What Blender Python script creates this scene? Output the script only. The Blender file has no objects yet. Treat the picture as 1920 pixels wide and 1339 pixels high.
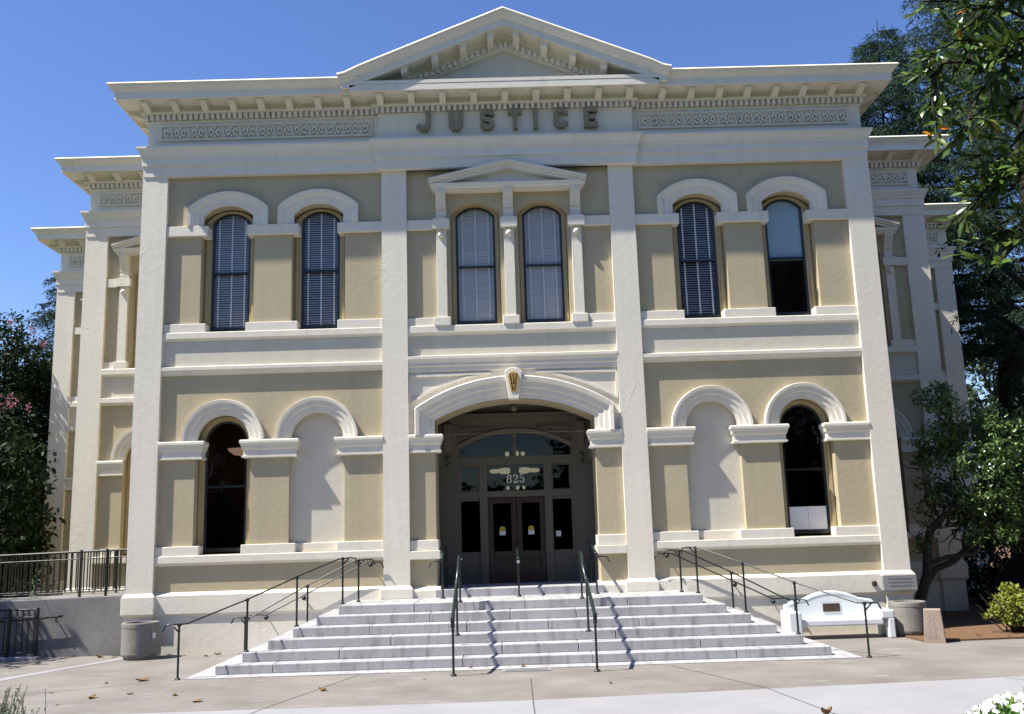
import bpy, math, random
from mathutils import Vector, Matrix
random.seed(7)
R = math.radians
sc = bpy.context.scene
col = sc.collection

# ------------------------------------------------------------------ camera, sky, sun, exposure
FPX, PITCH, YAW, ROLL = 1790.06, 0.1846, 0.0109, -0.0307
CAM = Vector((-0.2204, -18.9475, 2.0495))
fw = Vector((math.sin(YAW)*math.cos(PITCH), math.cos(YAW)*math.cos(PITCH), math.sin(PITCH)))
rt0 = Vector((math.cos(YAW), -math.sin(YAW), 0)); up0 = rt0.cross(fw)
rt = rt0*math.cos(ROLL) + up0*math.sin(ROLL); up = -rt0*math.sin(ROLL) + up0*math.cos(ROLL)
cd = bpy.data.cameras.new('camera'); cam = bpy.data.objects.new('camera', cd); col.objects.link(cam)
cam.matrix_world = Matrix(((rt.x, up.x, -fw.x, CAM.x), (rt.y, up.y, -fw.y, CAM.y), (rt.z, up.z, -fw.z, CAM.z), (0, 0, 0, 1)))
cd.sensor_width = 36; cd.lens = FPX/1920*36; cd.clip_end = 2000; cd.clip_start = .1
sc.camera = cam

SUN = Vector((-3.15, -1.0, 5.0)).normalized()          # towards the sun
SUN_EL = math.asin(SUN.z); SUN_AZ = math.atan2(SUN.x, SUN.y)
w = bpy.data.worlds.new('World'); sc.world = w; w.use_nodes = True
nt = w.node_tree; bg = nt.nodes['Background']
sky = nt.nodes.new('ShaderNodeTexSky'); sky.sky_type = 'NISHITA'; sky.sun_disc = False
sky.sun_elevation = SUN_EL; sky.sun_rotation = SUN_AZ
sky.altitude = 200; sky.air_density = 1.0; sky.dust_density = .1; sky.ozone_density = 3.2
hs_ = nt.nodes.new('ShaderNodeHueSaturation'); hs_.inputs['Saturation'].default_value = 1.15; hs_.inputs['Hue'].default_value = .514; nt.links.new(sky.outputs[0], hs_.inputs['Color']); nt.links.new(hs_.outputs[0], bg.inputs[0]); bg.inputs[1].default_value = .097
ld = bpy.data.lights.new('sun', 'SUN'); lo = bpy.data.objects.new('sun', ld); col.objects.link(lo)
ld.energy = 5.0; ld.angle = R(.53); ld.color = (1, .955, .865)
lo.rotation_euler = (-SUN).to_track_quat('-Z', 'Y').to_euler(); lo.location = SUN*40
vs = sc.view_settings; vs.view_transform = 'Standard'; vs.look = 'None'; vs.gamma = 1; vs.exposure = .99
sc.cycles.max_bounces = 8; sc.cycles.transparent_max_bounces = 12

# ------------------------------------------------------------------ materials
MATS = {}
def mat(name, color, rough=.8, spec=.3, var=.0, vscale=3.0, bump=0, bscale=40.0, fine=None, metallic=0, island=0, color2=None, trans=0, coat=0):
    m = bpy.data.materials.new(name); m.use_nodes = True; n = m.node_tree; N = n.nodes; L = n.links
    b = N['Principled BSDF']; b.inputs['Roughness'].default_value = rough
    b.inputs['Specular IOR Level'].default_value = spec; b.inputs['Metallic'].default_value = metallic
    b.inputs['Base Color'].default_value = (*color, 1)
    tc = N.new('ShaderNodeTexCoord')
    src = None
    if color2 is not None or var:
        noi = N.new('ShaderNodeTexNoise'); noi.inputs['Scale'].default_value = vscale; noi.inputs['Detail'].default_value = 7; noi.inputs['Roughness'].default_value = .62
        L.new(tc.outputs['Object'], noi.inputs['Vector'])
        rp = N.new('ShaderNodeValToRGB'); L.new(noi.outputs[0], rp.inputs[0])
        rp.color_ramp.elements[0].position = .3; rp.color_ramp.elements[1].position = .7
        c2 = color2 if color2 is not None else tuple(c*(1+var) for c in color)
        c1 = color if color2 is not None else tuple(c*(1-var) for c in color)
        rp.color_ramp.elements[0].color = (*c1, 1); rp.color_ramp.elements[1].color = (*c2, 1)
        src = rp.outputs[0]
    if fine:                                               # speckle: (scale, amount)
        n2 = N.new('ShaderNodeTexNoise'); n2.inputs['Scale'].default_value = fine[0]; n2.inputs['Detail'].default_value = 3
        L.new(tc.outputs['Object'], n2.inputs['Vector'])
        mr = N.new('ShaderNodeMapRange'); mr.inputs[1].default_value = .3; mr.inputs[2].default_value = .7
        mr.inputs[3].default_value = 1-fine[1]; mr.inputs[4].default_value = 1+fine[1]; L.new(n2.outputs[0], mr.inputs[0])
        mx = N.new('ShaderNodeMix'); mx.data_type = 'RGBA'; mx.blend_type = 'MULTIPLY'; mx.inputs[0].default_value = 1
        if src: L.new(src, mx.inputs[6])
        else: mx.inputs[6].default_value = (*color, 1)
        L.new(mr.outputs[0], mx.inputs[7]); src = mx.outputs[2]
    if island:
        g = N.new('ShaderNodeNewGeometry'); hs = N.new('ShaderNodeHueSaturation')
        mr = N.new('ShaderNodeMapRange'); mr.inputs[3].default_value = 1-island; mr.inputs[4].default_value = 1+island
        L.new(g.outputs['Random Per Island'], mr.inputs[0]); L.new(mr.outputs[0], hs.inputs['Value'])
        mr2 = N.new('ShaderNodeMapRange'); mr2.inputs[3].default_value = .47; mr2.inputs[4].default_value = .53
        mu = N.new('ShaderNodeMath'); mu.operation = 'FRACT'; m3 = N.new('ShaderNodeMath'); m3.operation = 'MULTIPLY'; m3.inputs[1].default_value = 13.7
        L.new(g.outputs['Random Per Island'], m3.inputs[0]); L.new(m3.outputs[0], mu.inputs[0]); L.new(mu.outputs[0], mr2.inputs[0]); L.new(mr2.outputs[0], hs.inputs['Hue'])
        if src: L.new(src, hs.inputs['Color'])
        else: hs.inputs['Color'].default_value = (*color, 1)
        src = hs.outputs[0]
    if src: L.new(src, b.inputs['Base Color'])
    if bump:
        nb = N.new('ShaderNodeTexNoise'); nb.inputs['Scale'].default_value = bscale; nb.inputs['Detail'].default_value = 6
        L.new(tc.outputs['Object'], nb.inputs['Vector'])
        bp = N.new('ShaderNodeBump'); bp.inputs['Strength'].default_value = 1; bp.inputs['Distance'].default_value = bump
        L.new(nb.outputs[0], bp.inputs['Height']); L.new(bp.outputs[0], b.inputs['Normal'])
    if trans:
        td = N.new('ShaderNodeBsdfTranslucent'); ms = N.new('ShaderNodeMixShader'); ms.inputs[0].default_value = trans
        if src: L.new(src, td.inputs[0])
        else: td.inputs[0].default_value = (*color, 1)
        L.new(b.outputs[0], ms.inputs[1]); L.new(td.outputs[0], ms.inputs[2]); L.new(ms.outputs[0], N['Material Output'].inputs[0])
    if coat: b.inputs['Coat Weight'].default_value = coat; b.inputs['Coat Roughness'].default_value = .15
    MATS[name] = m
    return m

def plaster(name, color, stain=.06, crack=.004):
    """painted stucco: broad mottling, fine grain, trowel marks and hairline patched cracks in relief"""
    m = mat(name, color, rough=.72, spec=.25, var=stain, vscale=.9, fine=(26, .025))
    n = m.node_tree; N = n.nodes; L = n.links; b = N['Principled BSDF']
    tc = N.new('ShaderNodeTexCoord')
    n1 = N.new('ShaderNodeTexNoise'); n1.inputs['Scale'].default_value = 9; n1.inputs['Detail'].default_value = 8; n1.inputs['Roughness'].default_value = .55
    n0 = N.new('ShaderNodeTexNoise'); n0.inputs['Scale'].default_value = 3.5; n0.inputs['Detail'].default_value = 3
    L.new(tc.outputs['Object'], n1.inputs[0]); L.new(tc.outputs['Object'], n0.inputs[0])
    vm = N.new('ShaderNodeVectorMath'); vm.operation = 'MULTIPLY_ADD'; vm.inputs[1].default_value = (.5, .5, .5)
    L.new(n0.outputs['Color'], vm.inputs[0]); L.new(tc.outputs['Object'], vm.inputs[2])
    vo = N.new('ShaderNodeTexVoronoi'); vo.feature = 'DISTANCE_TO_EDGE'; vo.inputs['Scale'].default_value = 1.05; L.new(vm.outputs[0], vo.inputs['Vector'])
    mr = N.new('ShaderNodeMapRange'); mr.inputs[1].default_value = 0; mr.inputs[2].default_value = .018; mr.inputs[3].default_value = 1; mr.inputs[4].default_value = 0
    L.new(vo.outputs['Distance'], mr.inputs[0])
    n2 = N.new('ShaderNodeTexNoise'); n2.inputs['Scale'].default_value = .55; n2.inputs['Detail'].default_value = 2; L.new(tc.outputs['Object'], n2.inputs[0])
    m2 = N.new('ShaderNodeMapRange'); m2.inputs[1].default_value = .55; m2.inputs[2].default_value = .68; L.new(n2.outputs[0], m2.inputs[0])
    mm = N.new('ShaderNodeMath'); mm.operation = 'MULTIPLY'; L.new(mr.outputs[0], mm.inputs[0]); L.new(m2.outputs[0], mm.inputs[1])
    ad = N.new('ShaderNodeMath'); ad.operation = 'MULTIPLY_ADD'; ad.inputs[1].default_value = .6; L.new(mm.outputs[0], ad.inputs[0]); L.new(n1.outputs[0], ad.inputs[2])
    old = b.inputs['Base Color'].links[0].from_socket
    mp = N.new('ShaderNodeMapping'); mp.inputs['Scale'].default_value = (3.2, 3.2, .16); L.new(tc.outputs['Object'], mp.inputs[0])
    n4 = N.new('ShaderNodeTexNoise'); n4.inputs['Scale'].default_value = 1.4; n4.inputs['Detail'].default_value = 6; n4.inputs['Roughness'].default_value = .65; L.new(mp.outputs[0], n4.inputs[0])
    m4 = N.new('ShaderNodeMapRange'); m4.inputs[1].default_value = .48; m4.inputs[2].default_value = .78; m4.inputs[3].default_value = 1; m4.inputs[4].default_value = .90; L.new(n4.outputs[0], m4.inputs[0])
    m5 = N.new('ShaderNodeMix'); m5.data_type = 'RGBA'; m5.blend_type = 'MULTIPLY'; m5.inputs[0].default_value = 1; L.new(old, m5.inputs[6]); L.new(m4.outputs[0], m5.inputs[7]); L.new(m5.outputs[2], b.inputs['Base Color'])
    bp = N.new('ShaderNodeBump'); bp.inputs['Strength'].default_value = 1; bp.inputs['Distance'].default_value = crack
    L.new(ad.outputs[0], bp.inputs['Height']); L.new(bp.outputs[0], b.inputs['Normal'])
    return m

plaster('trim', (.715, .665, .565), .035)
plaster('wall_tan', (.445, .38, .252), .055)
plaster('frieze_paint', (.60, .555, .455), .04)
mat('casing_ochre', (.38, .30, .16), .5, .4, var=.06, vscale=4)
mat('sash_green', (.012, .018, .02), .35, .5)
mat('blind_white', (.74, .74, .75), .6, .3)
mat('blind_closed', (.88, .85, .83), .6, .3)
mat('tape_white', (.85, .85, .85), .7, .2)
mat('shade_blue', (.45, .62, .72), .8, .2)
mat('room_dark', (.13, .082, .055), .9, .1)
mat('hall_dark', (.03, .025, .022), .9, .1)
mat('porch_shade_paint', (.145, .130, .10), .6, .3, var=.04)  # base colour lowered so the porch's deep shade sits in the paint
mat('door_wood', (.042, .017, .008), .4, .5, var=.25, vscale=6)
mat('letter_paint', (.24, .21, .14), .6, .3, var=.05)
mat('gold', (.42, .25, .06), .45, .5, var=.15, vscale=20)
mat('dark_hole', (.02, .014, .006), .8, .1)
mat('iron', (.010, .013, .012), .35, .5, var=.2, vscale=20)
mat('rail_green', (.010, .021, .019), .3, .5, var=.1, vscale=12)
mat('steel', (.6, .6, .6), .3, .5, metallic=1)
mat('cornerstone', (.27, .265, .265), .8, .2, var=.12, vscale=6, fine=(60, .12), bump=.004, bscale=35)
mat('aggregate', (.225, .21, .19), .9, .15, var=.12, vscale=3, fine=(75, .38), bump=.008, bscale=75)
mat('aggregate_red', (.30, .235, .195), .9, .15, var=.12, vscale=3, fine=(75, .35), bump=.008, bscale=75)
mat('bench_white', (.66, .69, .70), .6, .3, var=.03, bump=.002, bscale=30)
mat('bronze', (.055, .035, .025), .4, .5, var=.2, vscale=30)
mat('paper', (.8, .8, .8), .8, .2)
mat('sticker_yellow', (.55, .42, .03), .6, .3)
mat('number_cream', (.85, .83, .66), .6, .3)
mat('bark', (.022, .018, .015), .95, .1, var=.35, vscale=5, bump=.03, bscale=14)
mat('bark_grey', (.048, .040, .033), .95, .1, var=.3, vscale=8, bump=.012, bscale=20)
mat('needle', (.026, .050, .030), .75, .12, island=.55, trans=.12)
mat('needle_pale', (.05, .085, .04), .6, .3, island=.5, trans=.12)
mat('leaf_dark', (.017, .034, .011), .6, .2, island=.6, trans=.15)
mat('leaf_gloss', (.080, .135, .036), .3, .5, island=.55, trans=.12)
mat('leaf_magnolia', (.080, .130, .026), .32, .5, island=.5, trans=.22)
mat('leaf_yellow', (.22, .25, .035), .5, .4, island=.35, trans=.25)
mat('leaf_orange', (.75, .26, .02), .5, .3, trans=.3)
mat('leaf_flower', (.10, .20, .03), .5, .4, island=.4, trans=.2)
mat('leaf_lavender', (.17, .19, .13), .8, .2, island=.3)
mat('petal_white', (.85, .83, .82), .7, .2, island=.06, trans=.25)
mat('petal_pink', (.42, .15, .23), .7, .2, island=.3, trans=.25)
mat('leaf_dry', (.17, .075, .035), .8, .2, island=.5, var=.3, vscale=9)
mat('mulch', (.12, .065, .035), .95, .1, color2=(.25, .155, .095), vscale=22, bump=.03, bscale=60)
mat('car_white', (.75, .75, .77), .3, .5, coat=.5)
mat('car_glass', (.02, .025, .03), .05, .5)
mat('rubber', (.02, .02, .02), .9, .2)
mat('roofing', (.45, .43, .40), .9, .2)
mat('lawn', (.06, .085, .025), .95, .1, var=.35, vscale=2, bump=.04, bscale=60)
mat('seam', (.085, .075, .07), .95, .1)
mat('drain_iron', (.17, .17, .17), .7, .3, var=.2, vscale=30)

def emis(name, color, s):
    m = bpy.data.materials.new(name); m.use_nodes = True; b = m.node_tree.nodes['Principled BSDF']
    b.inputs['Base Color'].default_value = (*color, 1); b.inputs['Emission Color'].default_value = (*color, 1); b.inputs['Emission Strength'].default_value = s
    MATS[name] = m
emis('globe_lit', (.9, .78, .50), .26)
emis('bowl_lit', (.8, .52, .36), .30)

def glass(name, tint, refl=1.0, dark=.0):
    m = bpy.data.materials.new(name); m.use_nodes = True; n = m.node_tree; N = n.nodes; L = n.links
    N.remove(N['Principled BSDF'])
    t = N.new('ShaderNodeBsdfTransparent'); t.inputs[0].default_value = (*tint, 1)
    g = N.new('ShaderNodeBsdfGlossy'); g.inputs['Roughness'].default_value = .03; g.inputs[0].default_value = (refl, refl, refl, 1)
    f = N.new('ShaderNodeFresnel'); f.inputs[0].default_value = 1.5
    tc = N.new('ShaderNodeTexCoord'); no = N.new('ShaderNodeTexNoise'); no.inputs['Scale'].default_value = 2.2; L.new(tc.outputs['Object'], no.inputs[0])
    bp = N.new('ShaderNodeBump'); bp.inputs['Distance'].default_value = .006; L.new(no.outputs[0], bp.inputs['Height']); L.new(bp.outputs[0], g.inputs['Normal'])
    ms = N.new('ShaderNodeMixShader'); L.new(f.outputs[0], ms.inputs[0]); L.new(t.outputs[0], ms.inputs[1]); L.new(g.outputs[0], ms.inputs[2])
    L.new(ms.outputs[0], N['Material Output'].inputs[0]); MATS[name] = m
glass('glass', (.82, .84, .86), .5)
glass('glass_dark', (.42, .40, .40), .28)
glass('glass_porch', (.45, .47, .5), .6)

def stone_mat():
    m = mat('granite', (.33, .325, .335), .75, .25, color2=(.42, .415, .425), vscale=1.6, fine=(90, .10), bump=.003, bscale=50)
    n = m.node_tree; N = n.nodes; L = n.links; b = N['Principled BSDF']
    old = b.inputs['Base Color'].links[0].from_socket
    tc = N.new('ShaderNodeTexCoord'); mp = N.new('ShaderNodeMapping'); mp.inputs['Scale'].default_value = (7, 1.5, 1.2); L.new(tc.outputs['Object'], mp.inputs[0])
    ns = N.new('ShaderNodeTexNoise'); ns.inputs['Scale'].default_value = 1.3; ns.inputs['Detail'].default_value = 9; ns.inputs['Roughness'].default_value = .7; L.new(mp.outputs[0], ns.inputs[0])
    rp = N.new('ShaderNodeValToRGB'); rp.color_ramp.elements[0].position = .50; rp.color_ramp.elements[1].position = .72
    rp.color_ramp.elements[0].color = (1, 1, 1, 1); rp.color_ramp.elements[1].color = (.54, .52, .49, 1); L.new(ns.outputs[0], rp.inputs[0])
    mx = N.new('ShaderNodeMix'); mx.data_type = 'RGBA'; mx.blend_type = 'MULTIPLY'; mx.inputs[0].default_value = 1
    L.new(old, mx.inputs[6]); L.new(rp.outputs[0], mx.inputs[7]); L.new(mx.outputs[2], b.inputs['Base Color'])
stone_mat()
def concrete(name, c1, c2, vs_, patch):
    m = mat(name, c1, .9, .15, color2=c2, vscale=vs_, fine=(40, .07), bump=.003, bscale=60)
    n = m.node_tree; N = n.nodes; L = n.links; b = N['Principled BSDF']; old = b.inputs['Base Color'].links[0].from_socket
    tc = N.new('ShaderNodeTexCoord'); ns = N.new('ShaderNodeTexNoise'); ns.inputs['Scale'].default_value = 1.9; ns.inputs['Detail'].default_value = 10; ns.inputs['Roughness'].default_value = .72
    mp = N.new('ShaderNodeMapping'); mp.inputs['Scale'].default_value = (.6, 1.7, 1); mp.inputs['Location'].default_value = (3, 5, 0); L.new(tc.outputs['Object'], mp.inputs[0]); L.new(mp.outputs[0], ns.inputs[0])
    rp = N.new('ShaderNodeValToRGB'); rp.color_ramp.elements[0].position = .56; rp.color_ramp.elements[1].position = .68
    rp.color_ramp.elements[0].color = (0, 0, 0, 1); rp.color_ramp.elements[1].color = (1, 1, 1, 1); L.new(ns.outputs[0], rp.inputs[0])
    mu = N.new('ShaderNodeMath'); mu.operation = 'MULTIPLY'; mu.inputs[1].default_value = patch; L.new(rp.outputs[0], mu.inputs[0])
    mx = N.new('ShaderNodeMix'); mx.data_type = 'RGBA'; L.new(mu.outputs[0], mx.inputs[0]); L.new(old, mx.inputs[6]); mx.inputs[7].default_value = (.30, .29, .29, 1)
    L.new(mx.outputs[2], b.inputs['Base Color'])
concrete('plaza_concrete', (.155, .140, .126), (.24, .220, .203), .8, .7)
concrete('old_concrete', (.13, .128, .125), (.27, .262, .255), 1.1, .3)
concrete('sidewalk_concrete', (.255, .25, .262), (.30, .295, .305), .9, .3)

# ------------------------------------------------------------------ helpers
class MB:
    def __init__(s): s.v = []; s.f = []
    def add(s, vs, fs):
        o = len(s.v); s.v += [tuple(v) for v in vs]; s.f += [tuple(i+o for i in f) for f in fs]
    def box(s, x0, x1, y0, y1, z0, z1, skip=''):
        v = [(x0,y0,z0),(x1,y0,z0),(x1,y1,z0),(x0,y1,z0),(x0,y0,z1),(x1,y0,z1),(x1,y1,z1),(x0,y1,z1)]
        fs = dict(b=(0,3,2,1), t=(4,5,6,7), f=(0,1,5,4), k=(2,3,7,6), l=(3,0,4,7), r=(1,2,6,5))
        s.add(v, [fs[k] for k in fs if k not in skip])
    def quad(s, a, b, c, d): s.add([a, b, c, d], [(0, 1, 2, 3)])
    def prism(s, pts, y0, y1):                            # polygon in xz (any winding) extruded front y0 to back y1
        n = len(pts); a = sum(pts[i][0]*pts[(i+1)%n][1]-pts[(i+1)%n][0]*pts[i][1] for i in range(n))
        if a < 0: pts = pts[::-1]
        v = [(x, y0, z) for x, z in pts]+[(x, y1, z) for x, z in pts]
        s.add(v, [tuple(range(n)), tuple(range(2*n-1, n-1, -1))]+[((i+1)%n, i, i+n, (i+1)%n+n) for i in range(n)])
    def prism_x(s, pts, x0, x1):                          # polygon in yz extruded along x
        n = len(pts); a = sum(pts[i][0]*pts[(i+1)%n][1]-pts[(i+1)%n][0]*pts[i][1] for i in range(n))
        if a < 0: pts = pts[::-1]
        v = [(x1, y, z) for y, z in pts]+[(x0, y, z) for y, z in pts]
        s.add(v, [tuple(range(n)), tuple(range(2*n-1, n-1, -1))]+[((i+1)%n, i, i+n, (i+1)%n+n) for i in range(n)])
    def prism_z(s, pts, z0, z1):
        n = len(pts); a = sum(pts[i][0]*pts[(i+1)%n][1]-pts[(i+1)%n][0]*pts[i][1] for i in range(n))
        if a < 0: pts = pts[::-1]
        v = [(x, y, z1) for x, y in pts]+[(x, y, z0) for x, y in pts]
        s.add(v, [tuple(range(n)), tuple(range(2*n-1, n-1, -1))]+[((i+1)%n, i, i+n, (i+1)%n+n) for i in range(n)])
    def tube(s, pts, r, n=8, cap=True):
        pts = [Vector(p) for p in pts]; rs = r if isinstance(r, (list, tuple)) else [r]*len(pts)
        rings = []; ref = None
        for i, p in enumerate(pts):
            d = (pts[min(i+1, len(pts)-1)]-pts[max(i-1, 0)]).normalized()
            if ref is None: ref = Vector((0, 0, 1)) if abs(d.z) < .9 else Vector((1, 0, 0))
            a = d.cross(ref).normalized(); b = a.cross(d).normalized(); ref = b
            rings.append([p+(a*math.cos(t)+b*math.sin(t))*rs[i] for t in [2*math.pi*k/n for k in range(n)]])
        v = [q for ring in rings for q in ring]; f = []
        for i in range(len(pts)-1):
            for k in range(n): f.append((i*n+k, i*n+(k+1)%n, (i+1)*n+(k+1)%n, (i+1)*n+k))
        if cap: f += [tuple(range(n-1, -1, -1)), tuple(range((len(pts)-1)*n, len(pts)*n))]
        s.add(v, f)
    def lathe(s, prof, cx, cy, n=24):                      # prof [(r,z)...]
        v = [(cx+r*math.cos(2*math.pi*k/n), cy+r*math.sin(2*math.pi*k/n), z) for r, z in prof for k in range(n)]
        f = [(i*n+k, i*n+(k+1)%n, (i+1)*n+(k+1)%n, (i+1)*n+k) for i in range(len(prof)-1) for k in range(n)]
        f += [tuple(range((len(prof)-1)*n, len(prof)*n)), tuple(range(n-1, -1, -1))]
        s.add(v, f)
    def ball(s, c, r, n=8):
        s.lathe([(max(r*math.sin(math.pi*i/n), .0004), c[2]-r*math.cos(math.pi*i/n)) for i in range(n+1)], c[0], c[1], 2*n)
    def build(s, name, m, parent=None, bevel=0, smooth=False):
        me = bpy.data.meshes.new(name); me.from_pydata(s.v, [], s.f); me.materials.append(MATS[m]); me.update()
        if smooth:
            for p in me.polygons: p.use_smooth = True
        o = bpy.data.objects.new(name, me); col.objects.link(o)
        if parent: o.parent = parent
        if bevel:
            b = o.modifiers.new('edge', 'BEVEL'); b.width = bevel; b.segments = 2; b.limit_method = 'ANGLE'; b.angle_limit = R(40)
        return o

def thing(name, label, cat, group=None, loc=(0, 0, 0)):
    o = bpy.data.objects.new(name, None); col.objects.link(o); o.location = loc; o.empty_display_size = .2
    return tag(o, label, cat, group)
def tag(o, label, cat, group=None):
    o['label'] = label; o['category'] = cat
    if group: o['group'] = group
    return o
def struct(o, kind='structure'): o['kind'] = kind; return o

def arc(xc, hw, zs, rise, n=20):                           # arch curve left spring to right spring
    rad = (hw*hw+rise*rise)/(2*rise); cz = zs+rise-rad; a1 = math.atan2(zs-cz, hw); a0 = math.pi-a1
    return [(xc+rad*math.cos(a0+(a1-a0)*i/n), cz+rad*math.sin(a0+(a1-a0)*i/n)) for i in range(n+1)]
def arch_line(xc, hw, zb, zs, rise, n=20): return [(xc-hw, zb)]+arc(xc, hw, zs, rise, n)+[(xc+hw, zb)]

def ring(mb, inner, outer, steps, yback):
    """moulded band between two outlines; steps = [(t, y)...] from inner (t 0) to outer (t 1)"""
    n = len(inner)
    rows = [[(inner[i][0]+(outer[i][0]-inner[i][0])*t, y, inner[i][1]+(outer[i][1]-inner[i][1])*t) for i in range(n)] for t, y in [(steps[0][0], yback)]+steps+[(steps[-1][0], yback)]]
    k = len(rows); v = [p for r in rows for p in r]; f = []
    for a in range(k-1):
        for i in range(n-1): f.append((a*n+i, (a+1)*n+i, (a+1)*n+i+1, a*n+i+1))
    f += [tuple(a*n for a in range(k)), tuple(a*n+n-1 for a in range(k-1, -1, -1))]
    mb.add(v, f)

def wall_open(mb, x0, x1, z0, z1, y, yb, ops):
    """wall face at y with arched openings [(outline)] (left base, arch points, right base) and reveals back to yb"""
    ops = sorted(ops, key=lambda o: o[0][0]); x = x0
    for o in ops:
        xl, xr, zb = o[0][0], o[-1][0], o[0][1]
        mb.quad((x, y, z0), (xl, y, z0), (xl, y, z1), (x, y, z1))
        if zb > z0: mb.quad((xl, y, z0), (xr, y, z0), (xr, y, zb), (xl, y, zb))
        a = o[1:-1]
        for p, q in zip(a[:-1], a[1:]): mb.quad((p[0], y, p[1]), (q[0], y, q[1]), (q[0], y, z1), (p[0], y, z1))
        for p, q in zip(o[:-1], o[1:]): mb.quad((p[0], y, p[1]), (p[0], yb, p[1]), (q[0], yb, q[1]), (q[0], y, q[1]))
        mb.quad((xl, y, zb), (xr, y, zb), (xr, yb, zb), (xl, yb, zb))
        x = xr
    mb.quad((x, y, z0), (x1, y, z0), (x1, y, z1), (x, y, z1))

def sweep(mb, path, prof, cap=True):
    """profile [(out, z)...] along a plan path with mitred corners; outward is to the right of travel"""
    P = [Vector(p) for p in path]; n = len(P); M = []
    for i in range(n):
        ns = []
        if i > 0: d = (P[i]-P[i-1]).normalized(); ns.append(Vector((d.y, -d.x)))
        if i < n-1: d = (P[i+1]-P[i]).normalized(); ns.append(Vector((d.y, -d.x)))
        M.append(ns[0] if len(ns) == 1 else (ns[0]+ns[1])/(1+ns[0].dot(ns[1])))
    k = len(prof); v = [(P[i].x+M[i].x*o, P[i].y+M[i].y*o, z) for i in range(n) for o, z in prof]
    f = [(i*k+a, (i+1)*k+a, (i+1)*k+a+1, i*k+a+1) for i in range(n-1) for a in range(k-1)]
    if cap: f += [tuple(range(k)), tuple(range(n*k-1, (n-1)*k-1, -1))]
    mb.add(v, f)

def stroke(pts, wd, closed=False):
    """outline quads of a flat stroke in 2D; wd number or per-vertex list"""
    n = len(pts); ws = wd if isinstance(wd, list) else [wd]*n; L, Rr = [], []
    for i in range(n):
        p = Vector(pts[i]); a = Vector(pts[i-1]) if (i > 0 or closed) else None; b = Vector(pts[(i+1) % n]) if (i < n-1 or closed) else None
        ds = [(p-a).normalized()] if a is not None else []
        if b is not None: ds.append((b-p).normalized())
        ns = [Vector((-d.y, d.x)) for d in ds]; m = ns[0] if len(ns) == 1 else (ns[0]+ns[1])/max(.35, 1+ns[0].dot(ns[1]))
        L.append(p+m*ws[i]/2); Rr.append(p-m*ws[i]/2)
    return L, Rr
def stroke_solid(mb, pts, wd, ox, oz, y0, y1, closed=False):
    L, Q = stroke(pts, wd, closed); n = len(pts)
    for i in range(n if closed else n-1):
        j = (i+1) % n
        mb.prism([(L[i].x+ox, L[i].y+oz), (L[j].x+ox, L[j].y+oz), (Q[j].x+ox, Q[j].y+oz), (Q[i].x+ox, Q[i].y+oz)], y0, y1)

def leaf_mesh(name, items, m, parent=None, fold=False):
    """items (pos, dir, normal, length, width): one small pointed leaf each"""
    V = []; F = []
    for p, d, nrm, ln, wd in items:
        s = d.cross(nrm)
        if s.length < 1e-6: continue
        s.normalize(); o = len(V)
        if fold:
            u = s.cross(d).normalized()
            V += [p, p+d*ln*.35+s*wd*.5+u*wd*.14, p+d*ln*.75+s*wd*.42+u*wd*.10-u*ln*.04, p+d*ln-u*ln*.12, p+d*ln*.75-s*wd*.42+u*wd*.10-u*ln*.04, p+d*ln*.35-s*wd*.5+u*wd*.14, p+d*ln*.4, p+d*ln*.75-u*ln*.04]
            F += [(o, o+1, o+6), (o+1, o+2, o+7, o+6), (o+2, o+3, o+7), (o+3, o+4, o+7), (o+4, o+5, o+6, o+7), (o+5, o, o+6)]
        else:
            V += [p, p+d*ln*.5+s*wd*.5, p+d*ln, p+d*ln*.5-s*wd*.5]; F.append((o, o+1, o+2, o+3))
    me = bpy.data.meshes.new(name); me.from_pydata([tuple(v) for v in V], [], F); me.materials.append(MATS[m]); me.update()
    o = bpy.data.objects.new(name, me); col.objects.link(o)
    if parent: o.parent = parent
    return o
def rv(a=1.0): return Vector((random.gauss(0, 1), random.gauss(0, 1), random.gauss(0, 1))).normalized()*a

# ================================================================== ground
g = MB(); g.quad((-300, -200, -.012), (300, -200, -.012), (300, 500, -.012), (-300, 500, -.012)); struct(g.build('ground', 'lawn'))
g = MB(); g.prism_z([(-13, -6.36), (-13, 3.4), (-7.6, .06), (7.0, .06), (7.0, -1.72), (8.4, -1.66), (14, -1.35), (14, -5.6), (6.6, -5.72), (.05, -6.33), (-2.6, -6.36)], -.1, 0)
struct(g.build('plaza', 'plaza_concrete'))
g = MB(); g.prism_z([(-30, -7.2), (-30, -6.364), (-2.6, -6.364), (.05, -6.334), (6.6, -5.724), (30, -3.6), (30, -9.2), (6, -11.5), (-30, -12.5)], -.1, .002)
struct(g.build('sidewalk', 'sidewalk_concrete'))
g = MB(); g.prism_z([(7.02, -1.70), (8.4, -1.64), (14, -1.33), (40, 0), (40, 60), (13.6, 60), (13.6, 8.9), (10.5, 8.9), (10.5, 3.75), (7.55, 3.75), (7.55, .0), (7.02, -.1)], -.1, .03)
struct(g.build('mulch_ground', 'mulch'))
g = MB()
pb = [(-14, -4.55), (-8.39, -2.95), (-7.95, -1.7), (-7.53, -.68), (-7.3, .02)]; pw = [(-14, -4.2), (-8.6, -2.72), (-8.12, -1.6), (-7.72, -.62), (-7.5, .02)]
for i in range(4): g.prism_z([pb[i], pb[i+1], pw[i+1], pw[i]], .0005, .0045)
struct(g.build('kerb_band', 'sidewalk_concrete'))
g = MB(); g.box(-5.29, 5.29, -3.45, .03, .0005, .012); struct(g.build('stair_apron', 'granite'))
g = MB()
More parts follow.
